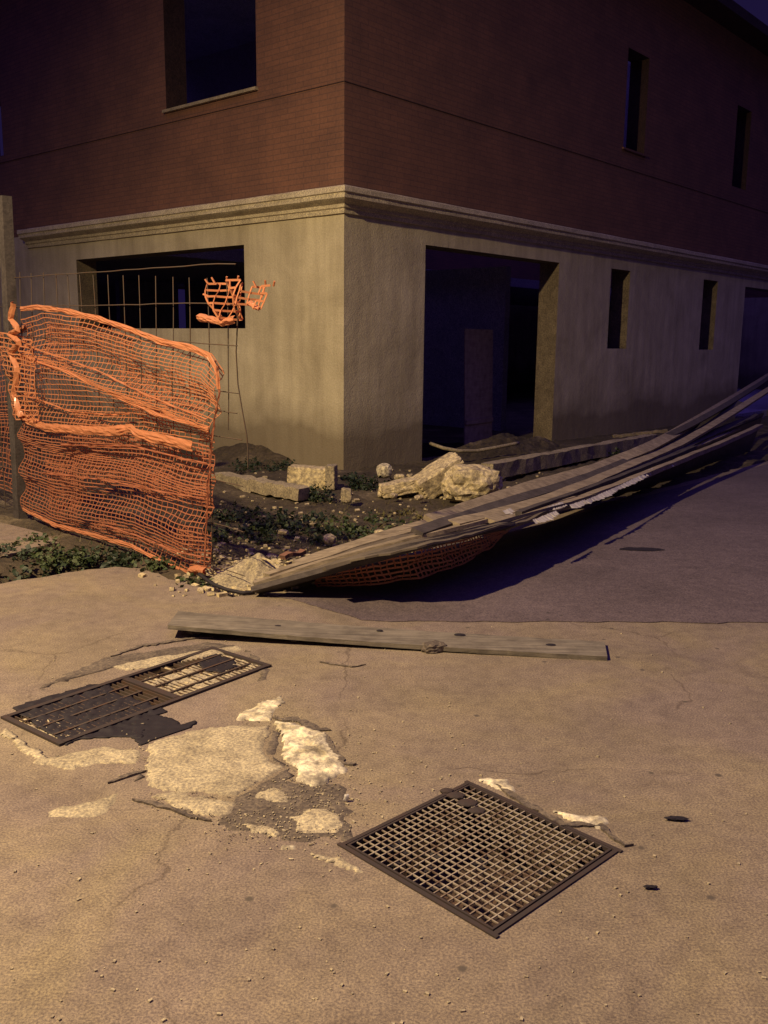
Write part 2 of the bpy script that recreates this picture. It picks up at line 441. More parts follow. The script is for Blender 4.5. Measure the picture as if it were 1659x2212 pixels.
patch('road_dark_patch', C6([(1050, 375), (1130, 400), (1150, 520), (1140, 610), (1190, 680), (1080, 660), (985, 580), (1030, 480)]), .005, M['tar'], .008, 2)
patch('road_dark_patch', C6([(80, 540), (210, 560), (190, 700), (150, 800), (400, 880), (620, 930), (560, 1010), (330, 930), (110, 800)]), .004, M['tar'], .01, 12)
patch('road_dark_patch', C8([(380, 250), (640, 150), (1240, 60), (1450, 80), (1560, 160), (1620, 250), (1560, 330), (1450, 90), (1250, 110), (640, 230), (300, 330), (60, 440)]), .004, M['tar'], .01, 22)
patch('road_cement_patch', C6([(190, 520), (420, 440), (640, 395), (1050, 380), (1040, 470), (1000, 560), (1070, 640), (1180, 670), (1000, 780), (800, 870), (600, 840), (400, 840), (250, 800), (180, 740), (200, 640)]), .014, M['cement'], .012, 3, .004)
patch('road_cement_patch', C6([(190, 875), (400, 850), (620, 890), (830, 925), (740, 1000), (600, 1015), (450, 965), (330, 905)]), .012, M['cement'], .012, 4, .006)
patch('road_plaster_patch', C6([(1080, 360), (1230, 360), (1450, 430), (1520, 560), (1620, 700), (1520, 750), (1370, 815), (1240, 780), (1230, 690), (1140, 600), (1150, 520), (1130, 430)]), .016, M['white_cement'], .012, 5, .03)
patch('road_cement_patch', C6([(850, 300), (1000, 210), (1140, 170), (1150, 220), (1090, 290), (1070, 345), (820, 340)]), .012, M['white_cement'], .008, 6, .01)
patch('road_cement_patch', C6([(950, 860), (1080, 815), (1210, 870), (1180, 915), (960, 895)]), .01, M['cement'], .01, 7, .005)
patch('road_cement_patch', C6([(850, 1055), (1000, 1080), (1140, 1130), (1090, 1165), (880, 1115)]), .01, M['cement'], .01, 8, .005)
patch('road_cement_patch', C6([(1190, 1020), (1400, 955), (1630, 1050), (1560, 1150), (1300, 1135), (1200, 1060)]), .01, M['cement'], .015, 9, .005)
patch('road_cement_patch', C8([(20, 640), (220, 790), (400, 830), (600, 790), (830, 795), (830, 715), (640, 690), (480, 720), (290, 755), (120, 640), (30, 560)]), .012, M['cement'], .01, 10, .006)
patch('road_cement_patch', C4([(180, 940), (420, 895), (560, 865), (430, 980), (220, 990)]), .004, M['cement'], .02, 11)
patch('road_cement_patch', C8([(640, 215), (940, 150), (1240, 110), (1430, 80), (1450, 120), (1240, 150), (900, 215), (760, 235)]), .010, M['cement'], .008, 13, .004)
patch('road_cement_patch', C5([(810, 282), (980, 285), (1005, 362), (900, 322)]), .014, M['white_cement'], .006, 14, .006)
patch('road_cement_patch', C5([(1150, 420), (1280, 438), (1385, 450), (1375, 505), (1240, 465)]), .014, M['white_cement'], .006, 15, .006)
patch('road_cement_patch', C5([(130, 596), (260, 612), (400, 690), (290, 672), (180, 630)]), .010, M['cement'], .006, 16, .004)
patch('road_cement_patch', C5([(980, 205), (1000, 222), (1078, 222), (1070, 240), (985, 234)]), .014, M['white_cement'], .004, 17)
patch('road_cement_patch', C5([(10, 565), (90, 565), (85, 588), (15, 585)]), .012, M['white_cement'], .006, 18, .01)
# broken asphalt lip / crack along the white lump
def crack(px, w, seed):
    pts = []
    P3 = [g(*p) for p in px]
    for a, b in zip(P3, P3[1:]):
        n = max(2, int((b-a).length/.02)); d = (b-a).normalized()
        for i in range(n):
            p = a.lerp(b, i/n); pts.append(p + Vector((-d.y, d.x, 0))*fbm((p.x*20, p.y*20, seed), 3)*.012 + Vector((0, 0, .004)))
    bm = NB(); sweep(bm, pts, w, .006, jit=.5, taper=lambda t: .15+min(1, 4*t*(1-t)*1.4))
    tag(link('road_crack', bm, M['tar']), kind='structure')
crack(C6([(1075, 330), (1150, 345), (1240, 335), (1310, 370), (1400, 410), (1530, 420)]), .03, 1)
crack(C6([(1450, 440), (1500, 560), (1560, 640), (1640, 655), (1690, 650)]), .025, 2)
crack(C6([(100, 900), (250, 930), (330, 950), (560, 1030), (700, 1060)]), .015, 3)
crack([(1060, 1690), (1108, 1722), (1215, 1782), (1300, 1785), (1350, 1830), (1390, 1830)], .02, 4)
crack([(235, 1695), (300, 1668), (330, 1662)], .014, 5)
crack([(690, 1432), (760, 1442), (800, 1435)], .007, 7)
crack([(240, 1420), (300, 1398), (420, 1380), (470, 1378)], .02, 9)

# ------------------------------------------------------------------ the building (local frame: X along the right front, Y along the left front)
bld = empty('unfinished_building', 'unfinished corner building, plastered ground floor with bare brick storey above a moulded cornice', 'building', (CORNER.x, CORNER.y, 0), PSI)
T = .34
LX, LY = 26.0, 12.0
left_open = [(1.73, 5.64, 1.63, 2.66)]
right_open = [(1.48, 4.72, -.3, 2.68), (6.37, 7.05, 1.40, 2.70), (10.15, 10.86, 1.38, 2.73), (12.36, 15.4, -.3, 2.70), (18, 18.7, 1.4, 2.7)]
def wall_solid(x, y, z, lo, ro, back):
    onL = x < T; onR = y < T; onB = y > LY-T; onE = x > LX-T
    if not (onL or onR or onB or onE): return False
    if onL and not onR and any(a < y < b and c < z < d for a, b, c, d in lo): return False
    if onR and not onL and any(a < x < b and c < z < d for a, b, c, d in ro): return False
    if onB and any(a < x < b and c < z < d for a, b, c, d in back): return False
    return True
def walls(name, z0, z1, lo, ro, back, mat):
    X_ = sorted({0, T, LX-T, LX} | {v for o in ro+back for v in o[:2]}); Y_ = sorted({0, T, LY-T, LY} | {v for o in lo for v in o[:2]})
    Z_ = sorted({z0, z1} | {v for o in lo+ro+back for v in o[2:] if z0 < v < z1})
    bm = NB(); grid_solid(bm, X_, Y_, Z_, lambda x, y, z: wall_solid(x, y, z, lo, ro, back))
    o = link(name, bm, mat, bld); o.data.materials.append(M['dark_block'] if mat is M['plaster'] else M['dark_brick'])
    for p in o.data.polygons:      # jambs and heads of the openings get a darker material
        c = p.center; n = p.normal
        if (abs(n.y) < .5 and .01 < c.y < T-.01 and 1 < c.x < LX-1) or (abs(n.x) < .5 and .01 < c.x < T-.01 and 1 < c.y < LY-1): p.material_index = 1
    return o
walls('ground_floor_wall', -.3, 3.1, left_open, right_open, [(1, 4, .2, 2.7), (6, 9, .2, 2.7)], M['plaster'])
up_left = [(1.45, 3.25, 4.45, 6.3), (7.68, 9.2, 4.41, 6.3)]
up_right = [(6.55, 7.3, 4.6, 6.12), (11.2, 11.95, 4.6, 6.12), (16, 16.8, 4.6, 6.1)]
walls('brick_wall', 3.1, 7.3, up_left, up_right, [(2, 4, 4.2, 6.2)], M['brick'])
bm = NB(); box(bm, (5.2, 5.1, 5.2), (.12, 9.45, 4.1)); box(bm, (15.4, 2.4, 5.2), (20, .12, 4.1)); box(bm, (3.9, 5.1, 7.27), (2.6, 9.45, .03)); link('inner_or_added_wall', bm, M['inner'], bld)  # upper partitions and ceiling strip, added to block the sky behind the windows
# floor slabs inside, roof cut to an eave ring so sky light enters
bm = NB(); box(bm, (LX/2, LY/2, -.18), (LX-2*T-.01, LY-2*T-.01, .2)); link('floor_slab', bm, M['inner'], bld)
bm = NB(); grid_solid(bm, [-.45, .6, LX-.6, LX+.45], [-.45, .6, LY-.6, LY+.45], [7.3, 7.47], lambda x, y, z: not (.6 < x < LX-.6 and .6 < y < LY-.6)); link('roof_eave', bm, M['dark_brick'], bld)
bm = NB(); box(bm, (LX/2, 8.4, 2.9), (LX-2*T-.01, 6.4, .2)); link('ceiling_slab', bm, M['inner'], bld)
# partition inside
bm = NB(); box(bm, (5.9, LY/2+.2, 1.35), (.15, LY-3, 2.84)); box(bm, (5.0, 11.0, 1.35), (1.6, .15, 2.84)); link('inner_or_added_wall', bm, M['inner'], bld)
# moulded cornice running round the corner
prof = [(-.01, 2.90), (.03, 2.905), (.035, 2.955), (.055, 2.965), (.06, 3.0), (.135, 3.035), (.16, 3.05), (.165, 3.10), (.185, 3.11), (.185, 3.165), (.17, 3.175), (-.01, 3.185)]
bm = NB(); rows = []
EL = 7.05
for p, z in prof:
    row = [bm.verts.new((-p, EL, z))]
    for k in range(23, 0, -1): row.append(bm.verts.new((-p+random.uniform(-1, 1)*.003, k*.3, z+random.uniform(-1, 1)*.002)))
    row.append(bm.verts.new((-p, -p, z)))
    for k in range(1, 60): row.append(bm.verts.new((k*.4, -p+random.uniform(-1, 1)*.003, z+random.uniform(-1, 1)*.002)))
    row.append(bm.verts.new((LX+.15, -p, z))); rows.append(row)
for a, b in zip(rows, rows[1:]):
    for i in range(len(a)-1): bm.faces.new((a[i], a[i+1], b[i+1], b[i]))
bm.faces.new([r[0] for r in rows]); bm.faces.new([r[-1] for r in rows][::-1])
link('cornice', bm, M['cornice'], bld)
# concrete band (slab edge seam) across the brick storey, a shallow ledge
bm = NB(); box(bm, (-.002, 4.6, 4.30), (.010, 9.2, .010)); box(bm, (13, -.002, 4.30), (26, .010, .010)); link('slab_joint', bm, M['dark_brick'], bld)
# window sills
bm = NB(); box(bm, (.10, 2.35, 4.445), (.30, 1.86, .035)); link('window_sill', bm, M['kerb'], bld)
bm = NB(); box(bm, (6.93, .12, 4.595), (.84, .30, .03)); link('window_sill', bm, M['brick'], bld)
# chipboard panel standing inside the doorway
pb = empty('board_panel', 'tall brown board standing upright inside the dark doorway', 'board', tuple(CORNER + BX*3.05 + BY*.95 + Vector((0, 0, -.08))), PSI+math.radians(6))
def on_par(u, v, off): return on_plane(u, v, CORNER+BY*off, BY)
a_, b_ = on_par(995, 960, .95), on_par(1072, 712, .95); wdt = abs((b_-a_).dot(BX)); mid = (a_+b_)/2
pb.location = (CORNER + BX*((mid-CORNER).dot(BX)) + BY*.95) + Vector((0, 0, -.08))
bm = NB(); box(bm, (0, 0, (b_.z+.08)/2), (wdt, .02, b_.z+.08), Matrix.Rotation(math.radians(-1.5), 3, 'X')); bmesh.ops.bevel(bm, geom=bm.edges[:], offset=.003, segments=1)
link('panel', bm, M['door_board'], pb)
bm = NB(); box(bm, (0, -.03, .35), (wdt*.98, .03, .07), Matrix.Rotation(math.radians(-1.5), 3, 'X')); link('batten', bm, M['door_board'], pb)

# ------------------------------------------------------------------ stones, blocks
def rock(name, c, size, rot, mat, label, cat='stone', seed=0, boxy=.5, amp=.12, group=None, sub=4):
    bm = NB(); bmesh.ops.create_icosphere(bm, subdivisions=sub, radius=1)
    for v in bm.verts:
        n = v.co.normalized(); m = max(abs(n.x), abs(n.y), abs(n.z))
        p = n*(1-boxy) + (n/m)*boxy*.82
        p *= 1 + amp*fbm(n*1.6+Vector((seed, 0, 0)), 4) + amp*.35*fbm(n*5+Vector((seed, 3, 0)), 4)
        v.co = Vector((p.x*size[0]/2, p.y*size[1]/2, p.z*size[2]/2))
    o = link(name, bm, mat, smooth=False); o.location = c; o.rotation_euler = rot
    return tag(o, label, cat, group)
def gz(u, v, z): return g(u, v, z)
R_ = math.radians
# leaning squared block and the rough boulder
p = gz(948, 1030, .17); rock('stone_block', p, (.66, .30, .28), (R_(8), R_(-30), R_(22)), M['stone'], 'long squared pale stone block tilted up on its end before the doorway', seed=3, boxy=.86, amp=.05)
p = gz(1020, 1045, .15); rock('stone_boulder', p, (.58, .42, .38), (0, R_(4), R_(15)), M['stone'], 'big rough yellowish boulder right of the tilted stone block', seed=8, boxy=.45, amp=.22)
p = gz(862, 1053, .07); rock('stone_slab', p, (.48, .24, .16), (0, R_(-10), R_(12)), M['stone'], 'flat broken stone wedged left of the tilted stone block', seed=12, boxy=.8, amp=.12)
p = gz(830, 1017, .16); rock('white_stone', p, (.17, .15, .17), (0, 0, R_(30)), M['white_cement'], 'small round white stone sitting above the flat broken stone', seed=17, boxy=.25, amp=.12, sub=3)
p = gz(748, 1070, .06); rock('small_stone', p, (.12, .1, .16), (0, 0, 0), M['kerb'], 'small upright stone on the soil below the building corner', seed=21, boxy=.6, amp=.15, sub=3)
for i, (u, v, s, lab) in enumerate([(862, 1030, .09, 'little pale rubble piece between the dark bush and flat broken stone'), (850, 1071, .07, 'tiny white rubble piece in front of the flat broken stone'), (884, 1028, .06, 'tiny pale rubble piece just behind the flat broken stone'),
      (612, 1150, .06, 'pale pebble among the weeds in the middle of the lot'), (535, 1135, .05, 'white pebble beside the right edge of the orange net'), (712, 1165, .10, 'pale flat pebble at the lower edge of the weeds'), (820, 1150, .06, 'pebble near the fallen boards behind the weeds'),
      (905, 1075, .07, 'small rubble piece beneath the tilted stone block'), (1100, 1055, .06, 'small rubble piece right of the big rough boulder')]):
    p = gz(u, v, s*.35); rock('rubble_stone', p, (s*1.5, s, s*.8), (0, 0, i), M['stone'], lab, 'rubble', seed=30+i, boxy=.5, amp=.2, sub=2)
# pale concrete block by the left wall
bl = gz(667, 1030, .10); rock('concrete_block', bl, (.50, .26, .27), (0, R_(3), R_(-8)), M['stone'], 'squared pale concrete block left of the building corner', 'block', seed=41, boxy=.93, amp=.04)
bl = gz(716, 1030, .12); rock('concrete_block', bl, (.12, .22, .30), (0, 0, R_(-8)), M['kerb'], 'narrow grey block standing between the pale concrete block and the building corner', 'block', seed=44, boxy=.93, amp=.04)

# kerbs and beams lying in the lot
def beam(name, a, b, w, h, mat, label, cat, amp=.01, seed=0, n=26):
    bm = NB(); pts = [a.lerp(b, i/n) + Vector((fbm((i*.4, seed, 1), 3)*amp, fbm((i*.4, seed, 5), 3)*amp, fbm((i*.4, seed, 9), 3)*amp*1.2)) for i in range(n+1)]
    sweep(bm, pts, w, h, jit=.02); bmesh.ops.subdivide_edges(bm, edges=bm.edges[:], cuts=1)
    for v in bm.verts: v.co += noise.noise_vector(v.co*9)*amp*.5
    return tag(link(name, bm, mat), label, cat)
beam('kerb_stone', gz(466, 1032, .07), gz(655, 1066, .06), .16, .12, M['kerb'], 'long pale kerb lying between the net and the concrete block', 'kerb', .02, 1)
beam('kerb_stone', gz(1052, 1018, .09), gz(1410, 950, .09), .16, .17, M['kerb'], 'low grey kerb running along the right wall from the boulder', 'kerb', .015, 2)
beam('wood_pole', gz(1325, 943, .15), gz(1440, 930, .22), .04, .04, M['wood'], 'thin grey stick lying on the ground by the right wall', 'stick', .01, 3)
# soil heap by door with a curved hose
bm = NB(); hp = [g(u, v, z) for u, v, z in ((930, 958, .2), (958, 968, .17), (990, 974, .14), (1030, 974, .12), (1075, 966, .15), (1120, 957, .18))]
dense = []
for a, b in zip(hp, hp[1:]): dense += [a.lerp(b, i/5) for i in range(5)]
tube(bm, dense+[hp[-1]], .022, 8); tag(link('hose', bm, M['kerb'], smooth=True), 'pale curved hose lying across the doorway threshold', 'hose')
def heap(name, c, rx, ry, h, mat, label, seed, rz=0):
    bm = NB(); n = 34; gd = []
    for i in range(n+1):
        row = []
        for j in range(n+1):
            x, y = (i/n*2-1), (j/n*2-1); r = math.hypot(x, y)
            z = max(0, 1-r**1.6)*(1+.5*fbm((x*2, y*2, seed), 5)) + (.12*fbm((x*7, y*7, seed), 4) if r < 1 else 0)
            row.append(bm.verts.new((x*rx, y*ry, z*h-.08 if r < 1 else -.12)))
        gd.append(row)
    for a, b in zip(gd, gd[1:]):
        for j in range(n): bm.faces.new((a[j], b[j], b[j+1], a[j+1]))
    o = link(name, bm, mat); o.location = c; o.rotation_euler = (0, 0, rz); return tag(o, label, 'rubble heap')
heap('rubble_heap', CORNER+BX*3.0-BY*.25, 1.5, .55, .28, M['soil'], 'low heap of soil and rubble spilling over the doorway threshold', 4, PSI)
heap('rubble_heap', g(575, 1238)+Vector((0, 0, .03)), .42, .34, .15, M['kerb'], 'crumbly pale rubble heap beside the near end of the fallen fence', 9, R_(30))
heap('rubble_heap', g(560, 985), 1.0, .5, .24, M['soil'], 'dark soil heap against the left wall beside the net', 14, R_(-41))
# scattered little chips near the fence end
bm = NB()
for k in range(900):
    if k < 420: u, v = random.gauss(520, 70), random.gauss(1240, 32)
    else: u, v = random.uniform(450, 1200), random.uniform(1010, 1215)
    if v > 1290-.0*u: continue
    p = g(u, v)
    if inside(p, edge_poly) and k > 300: continue
    if not (-4 < p.x < 4): continue
    z = max(lot_z(p.x, p.y), 0 if inside(p, edge_poly) else -9)
    s = random.uniform(.006, .028)*(1.3 if k < 420 else 1)
    box(bm, (p.x, p.y, z+s*.3), (s*random.uniform(.6, 2), s, s*.6), Matrix.Rotation(random.uniform(0, 6), 3, 'Z') @ Matrix.Rotation(random.uniform(-.5, .5), 3, 'X'))
tag(link('gravel', bm, M['stone']), kind='stuff')
bm = NB()
for k in range(520):
    if k < 220: u, v = random.gauss(800, 150), random.gauss(1720, 70)
    else: u, v = random.uniform(-20, 1680), random.uniform(1350, 2300)
    p = g(u, v); s = random.uniform(.002, .007)
    q = p-GC
    if abs(q.dot(gx)) < GH+.02 and abs(q.dot(gy)) < GH+.02: continue
    box(bm, (p.x, p.y, s*.3), (s*random.uniform(.7, 2), s, s*.7), Matrix.Rotation(random.uniform(0, 6), 3, 'Z'))
for k in range(900):
    u, v = random.choice([(640, 1760), (700, 1720), (480, 1760), (620, 1700), (400, 1740), (720, 1800), (590, 1560), (330, 1640), (560, 1800)]); p = g(random.gauss(u, 45), random.gauss(v, 22)); s = random.uniform(.0015, .0045)
    q = p-GC
    if abs(q.dot(gx)) < GH+.02 and abs(q.dot(gy)) < GH+.02: continue
    box(bm, (p.x, p.y, .004+s*.3), (s*random.uniform(.7, 1.6), s, s*.7), Matrix.Rotation(random.uniform(0, 6), 3, 'Z') @ Matrix.Rotation(random.uniform(-.5, .5), 3, 'X'))
tag(link('road_grit', bm, M['cement']), kind='stuff')
# wood chips and sticks on the rubble
def stick(a, b, w, mat, label): 
    bm = NB(); pts = [a.lerp(b, i/6)+Vector((0, 0, .01*math.sin(i))) for i in range(7)]; sweep(bm, pts, w, w*.5, jit=.2)
    tag(link('wood_chip', bm, mat), label, 'stick')
stick(g(568, 1206, .12), g(622, 1238, .1), .015, M['stone'], 'pale thin splinter lying on the rubble at the fence end')
stick(g(722-6, 1205, .13), g(765, 1188, .13), .05, M['dark_wood'], 'short dark red brown wood piece behind the fallen boards') if False else None
stick(g(610, 1204, .12), g(655, 1190, .13), .05, M['brick'], 'short dark red brown wood piece on the rubble by the fallen boards')
# dark cable lying in a curve at the end of the fence
bm = NB(); cp = [g(u, v, z) for u, v, z in ((430, 1240, .06), (460, 1262, .03), (490, 1274, .02), (525, 1281, .015), (556, 1278, .015))]
dense = []
for a, b in zip(cp, cp[1:]): dense += [a.lerp(b, i/5) for i in range(5)]
tube(bm, dense, .012, 7); tag(link('cable', bm, M['bag'], smooth=True), 'dark cable lying along the slab edge by the net corner', 'cable')
# dark cloth scraps on the street
for u, v, s, lab in ((1385, 1186, .16, 'flat dark stick lying on the street beyond the fallen fence'), (1462, 1767, .035, 'small dark leaf scrap on the road right of the square grate'), (1405, 1915, .02, 'tiny dark scrap on the road below the square grate corner')):
    p = g(u, v, .008); bm = NB(); bmesh.ops.create_icosphere(bm, subdivisions=3, radius=1)
    for q in bm.verts: q.co = Vector((q.co.x*s*(1+.4*fbm(q.co*2+Vector((u, 0, 0)))), q.co.y*s*.35*(1+.5*fbm(q.co*3)), q.co.z*.0035*(1+.4*fbm(q.co*4))))
    o = link('dark_scrap', bm, M['bag']); o.location = p; tag(o, lab, 'litter')
# tiny shiny can / glass on the patch
p = g(748, 1724, .012); rock('glass_shard', p, (.02, .014, .03), (0, .3, 0), M['white_sheet'], 'tiny glinting shard standing on the dark road patch', 'litter', seed=3, boxy=.6, amp=.3, sub=2)

# ------------------------------------------------------------------ weeds
def weed(c, r, h, n, mat, label, seed, group='weeds growing in the lot'):
    rnd = random.Random(seed); root = empty('weed_plant', label, 'weed', c, 0, group)
    bm = NB(); st = NB()
    for s in range(max(5, n//22)):
        a = rnd.uniform(0, 6.283); rr = r*math.sqrt(rnd.random()); hh = h*rnd.uniform(.4, 1)*(1-.5*rr/r)
        base = Vector((math.cos(a)*rr*.6, math.sin(a)*rr*.6, -.03)); top = Vector((math.cos(a)*rr, math.sin(a)*rr, hh))
        tube(st, [base, base.lerp(top, .5)+Vector((0, 0, .02)), top], .003, 4)
        for k in range(22):
            t = rnd.uniform(.05, 1.05); p = base.lerp(top, t) + Vector((rnd.gauss(0, .03), rnd.gauss(0, .03), rnd.gauss(0, .012)))
            L = rnd.uniform(.018, .05); w = L*rnd.uniform(.3, .55)
            d = Vector((rnd.gauss(0, 1), rnd.gauss(0, 1), rnd.gauss(.35, .5))).normalized(); sd = d.cross(Vector((rnd.gauss(0, 1), rnd.gauss(0, 1), 1.2))).normalized()
            up = sd.cross(d)
            q = [p, p+d*L*.5+sd*w, p+d*L-up*L*.15, p+d*L*.5-sd*w]
            bm.faces.new([bm.verts.new(x) for x in q])
    me_ = bpy.data.meshes.new('stem_tmp'); st.to_mesh(me_); st.free(); bm.from_mesh(me_); bpy.data.meshes.remove(me_)
    bpy.data.objects.remove(root); o = link('weed_plant', bm, mat); o.location = c; return tag(o, label, 'weed', group)
wl = [(540, 1148, .38, .13, 620, 'leaf', 'low spreading weed patch right of the net'), (625, 1128, .42, .13, 620, 'dark_leaf', 'dark low weed patch in the middle of the lot'),
      (705, 1150, .34, .12, 560, 'leaf', 'green weed patch in the centre above the fallen boards'), (790, 1135, .40, .11, 560, 'leaf', 'green weed patch nearest the fallen boards on the right'),
      (500, 1108, .28, .10, 300, 'dark_leaf', 'small dark weed patch hugging the right edge of the net'), (790, 1050, .26, .22, 520, 'dark_leaf', 'dark bush beneath the building corner'),
      (692, 1075, .17, .22, 360, 'dark_leaf', 'upright dark weed in front of the concrete block'), (760, 1030, .15, .15, 200, 'dark_leaf', 'little dark weed at the foot of the building corner'),
      (560, 1010, .5, .14, 500, 'dark_leaf', 'dark weeds on the soil heap by the left wall'), (655, 985, .14, .2, 200, 'dark_leaf', 'dark weed tuft on top of the heap near the wall'),
      (130, 1200, .26, .13, 420, 'leaf', 'weed patch in the dug strip beneath the net'), (215, 1200, .24, .10, 360, 'dark_leaf', 'dark weed patch in the dug strip under the net middle'),
      (50, 1215, .22, .10, 260, 'dark_leaf', 'dark weed patch in the dug strip at the far left'), (325, 1222, .14, .06, 160, 'leaf', 'small weed tuft at the slab edge below the net'),
      (420, 1256, .14, .06, 160, 'leaf', 'small weed tuft under the lower right net corner'), (90, 1175, .2, .1, 200, 'leaf', 'weed tuft beside the pale slab behind the dug strip'),
          (20, 1232, .22, .07, 420, 'dark_leaf', 'added dark weeds, in place of shade, along the slab edge at the picture left edge'), (110, 1225, .20, .07, 420, 'dark_leaf', 'added dark weeds, in place of shade, along the slab edge left of the net middle'),  # this row and the next: dark clumps added to imitate shade in the strip
          (200, 1190, .22, .08, 420, 'dark_leaf', 'added dark weeds, in place of shade, below the net lower edge'), (285, 1200, .18, .06, 360, 'dark_leaf', 'added dark weeds, in place of shade, between the net and the slab high point'), (15, 1195, .2, .08, 300, 'dark_leaf', 'added dark weeds, in place of shade, at the foot of the timber post'),
      (1340, 985, .22, .12, 200, 'dark_leaf', 'dark weed by the right wall behind the fallen fence'), (870, 1110, .24, .06, 160, 'dry', 'dry grass tuft beside the fallen boards')]
for i, (u, v, r, h, n, m_, lab) in enumerate(wl):
    p = g(u, v); z = lot_z(p.x, p.y); weed((p.x, p.y, z), r, h, n, M[m_], lab, 100+i)
bm = NB()
for k in range(2600):
    u, v = random.uniform(440, 1000), random.uniform(1075, 1225)
    if k > 1900: u, v = random.uniform(-20, 450), random.uniform(1120, 1262)
    p = g(u, v)
    if inside(p, edge_poly) or fbm((p.x*1.5, p.y*1.5, 7), 3) < -.05: continue
    z = lot_z(p.x, p.y); L = random.uniform(.02, .07); d = Vector((random.gauss(0, .6), random.gauss(0, .6), 1)).normalized(); sd = Vector((random.gauss(0, 1), random.gauss(0, 1), 0)).normalized()*.004
    b0 = Vector((p.x, p.y, z-.005)); bm.faces.new([bm.verts.new(x) for x in (b0-sd, b0+sd, b0+d*L)])
tag(link('grass', bm, M['dry']), kind='stuff')

# ------------------------------------------------------------------ left fence: timber post, wire mesh panel, orange nets
FA, FB = g(50, 1112), g(440, 1236)
FD = (FB-FA).normalized(); FN = Vector((FD.y, -FD.x, 0))
if FN.dot(-FA) < 0: FN = -FN       # towards the viewer
def fp(u, v, off=0.0): return on_plane(u, v, FA, FN) + FN*off
def zg(p): return lot_z(p.x, p.y)

# post
a, b = fp(52, 1118, .03), fp(17, 425, .03); a.z = -.2
bm = NB(); n = 14; pts = [a.lerp(b, i/n) for i in range(n+1)]
sweep(bm, pts, .10, .08, up=FN, jit=.06, taper=lambda t: .95+.1*t); bmesh.ops.bevel(bm, geom=[e for e in bm.edges if len(e.link_faces) == 2 and e.calc_face_angle(0) > 1], offset=.008, segments=1)
post = link('fence_post', bm, M['dark_wood']); tag(post, 'tall weathered timber post with worn pale top holding the wire mesh', 'post')

mesh_root = empty('wire_mesh_panel', 'rusty square wire mesh panel fixed to the timber post behind the orange net', 'mesh fence', (FA.x, FA.y, 0))
def wire(name, pts, r):
    bm = NB(); tube(bm, [p - Vector((FA.x, FA.y, 0)) for p in pts], r, 5); return link(name, bm, M['rebar'], mesh_root)
L0 = -1.2; L1 = (fp(512, 900)-FA).dot(FD)
k = 0
def pl(s, z, off=0): return FA + FD*s + Vector((0, 0, z)) + FN*off
s = L0; tops = []
while s < L1+.05:
    j = fbm((s*2, 1, 1), 3)*.012
    top = 2.02 - .055*max(0, s) - .02*abs(fbm((s*4, 0, 0), 3))
    if s > L1-.25: lo = .95
    else: lo = -.1
    wire('vertical_wire', [pl(s+j+.01*math.sin(z_*3+s), z_, -.01+.02*fbm((s, z_, 0), 3)) for z_ in [lo+(top-lo)*i/9 for i in range(10)]], .0036)
    s += .2
for z_ in (.1, .38, .66, .94, 1.22, 1.5, 1.74, 1.97):
    e = L1 + (.02 if z_ > 1 else .05)
    wire('horizontal_wire', [pl(L0+(e-L0)*i/24, z_ - .012*max(0, (L0+(e-L0)*i/24)) + .012*fbm((i*.3, z_, 4), 3), .003) for i in range(25)], .0033)
# the bent end wire and a loose lower piece
wire('bent_wire', [fp(u, v) for u, v in ((514, 640), (513, 700), (510, 760), (514, 830), (524, 890), (533, 940), (536, 975), (536, 1010))], .0042)
wire('bent_wire', [fp(u, v) for u, v in ((455, 880), (490, 890), (512, 893))], .0034)

# nets
def polyline(pts, s):
    n = len(pts)-1; L = [0]
    for a, b in zip(pts, pts[1:]): L.append(L[-1]+(b-a).length)
    d = s*L[-1]
    for i in range(n):
        if d <= L[i+1] or i == n-1:
            return pts[i].lerp(pts[i+1], (d-L[i])/max(1e-9, L[i+1]-L[i]))
def net_layer(bm, top, bot, nu, nv, sw, sh, off, tmap=lambda s, t: t, fold=lambda s, t: 0, skip=lambda i, j: False, torn=0.0, seed=0):
    rnd = random.Random(seed)
    G = []
    for i in range(nu+1):
        s_ = i/nu; A, B_ = polyline(bot, s_), polyline(top, s_); col = []
        for j in range(nv+1):
            t_ = tmap(s_, j/nv); p = A.lerp(B_, t_)
            col.append(p + FN*(off + fold(s_, t_)) + Vector((rnd.gauss(0, .0018), rnd.gauss(0, .0018), rnd.gauss(0, .0018))))
        G.append(col)
    def strand(pts, w):
        # flat ribbon, 1.6 mm thick
        rings = []; n = len(pts)
        for i, p in enumerate(pts):
            t = (pts[min(i+1, n-1)]-pts[max(i-1, 0)])
            if t.length < 1e-6: t = Vector((0, 0, 1))
            t.normalize(); sd = t.cross(FN).normalized(); nn = sd.cross(t)
            rings.append([bm.verts.new(p+sd*a*w/2+nn*b*.0011) for a, b in ((-1, -1), (1, -1), (1, 1), (-1, 1))])
        for a, b in zip(rings, rings[1:]):
            for k in range(4): bm.faces.new((a[k], a[(k+1) % 4], b[(k+1) % 4], b[k]))
    def runs(seq, ok):
        cur = []
        for idx, p in enumerate(seq):
            cur.append(p)
            if idx < len(seq)-1 and not ok(idx):
                if len(cur) > 1: strand_w(cur)
                cur = []
        if len(cur) > 1: strand_w(cur)
    for i in range(nu+1):
        def strand_w(c): strand(c, sw)
        runs(G[i], lambda idx: rnd.random() > torn and not skip(i/nu, idx/nv))
    for j in range(nv+1):
        def strand_w(c): strand(c, sh)
        runs([G[i][j] for i in range(nu+1)], lambda idx: rnd.random() > torn and not skip(idx/nu, j/nv))
    return G
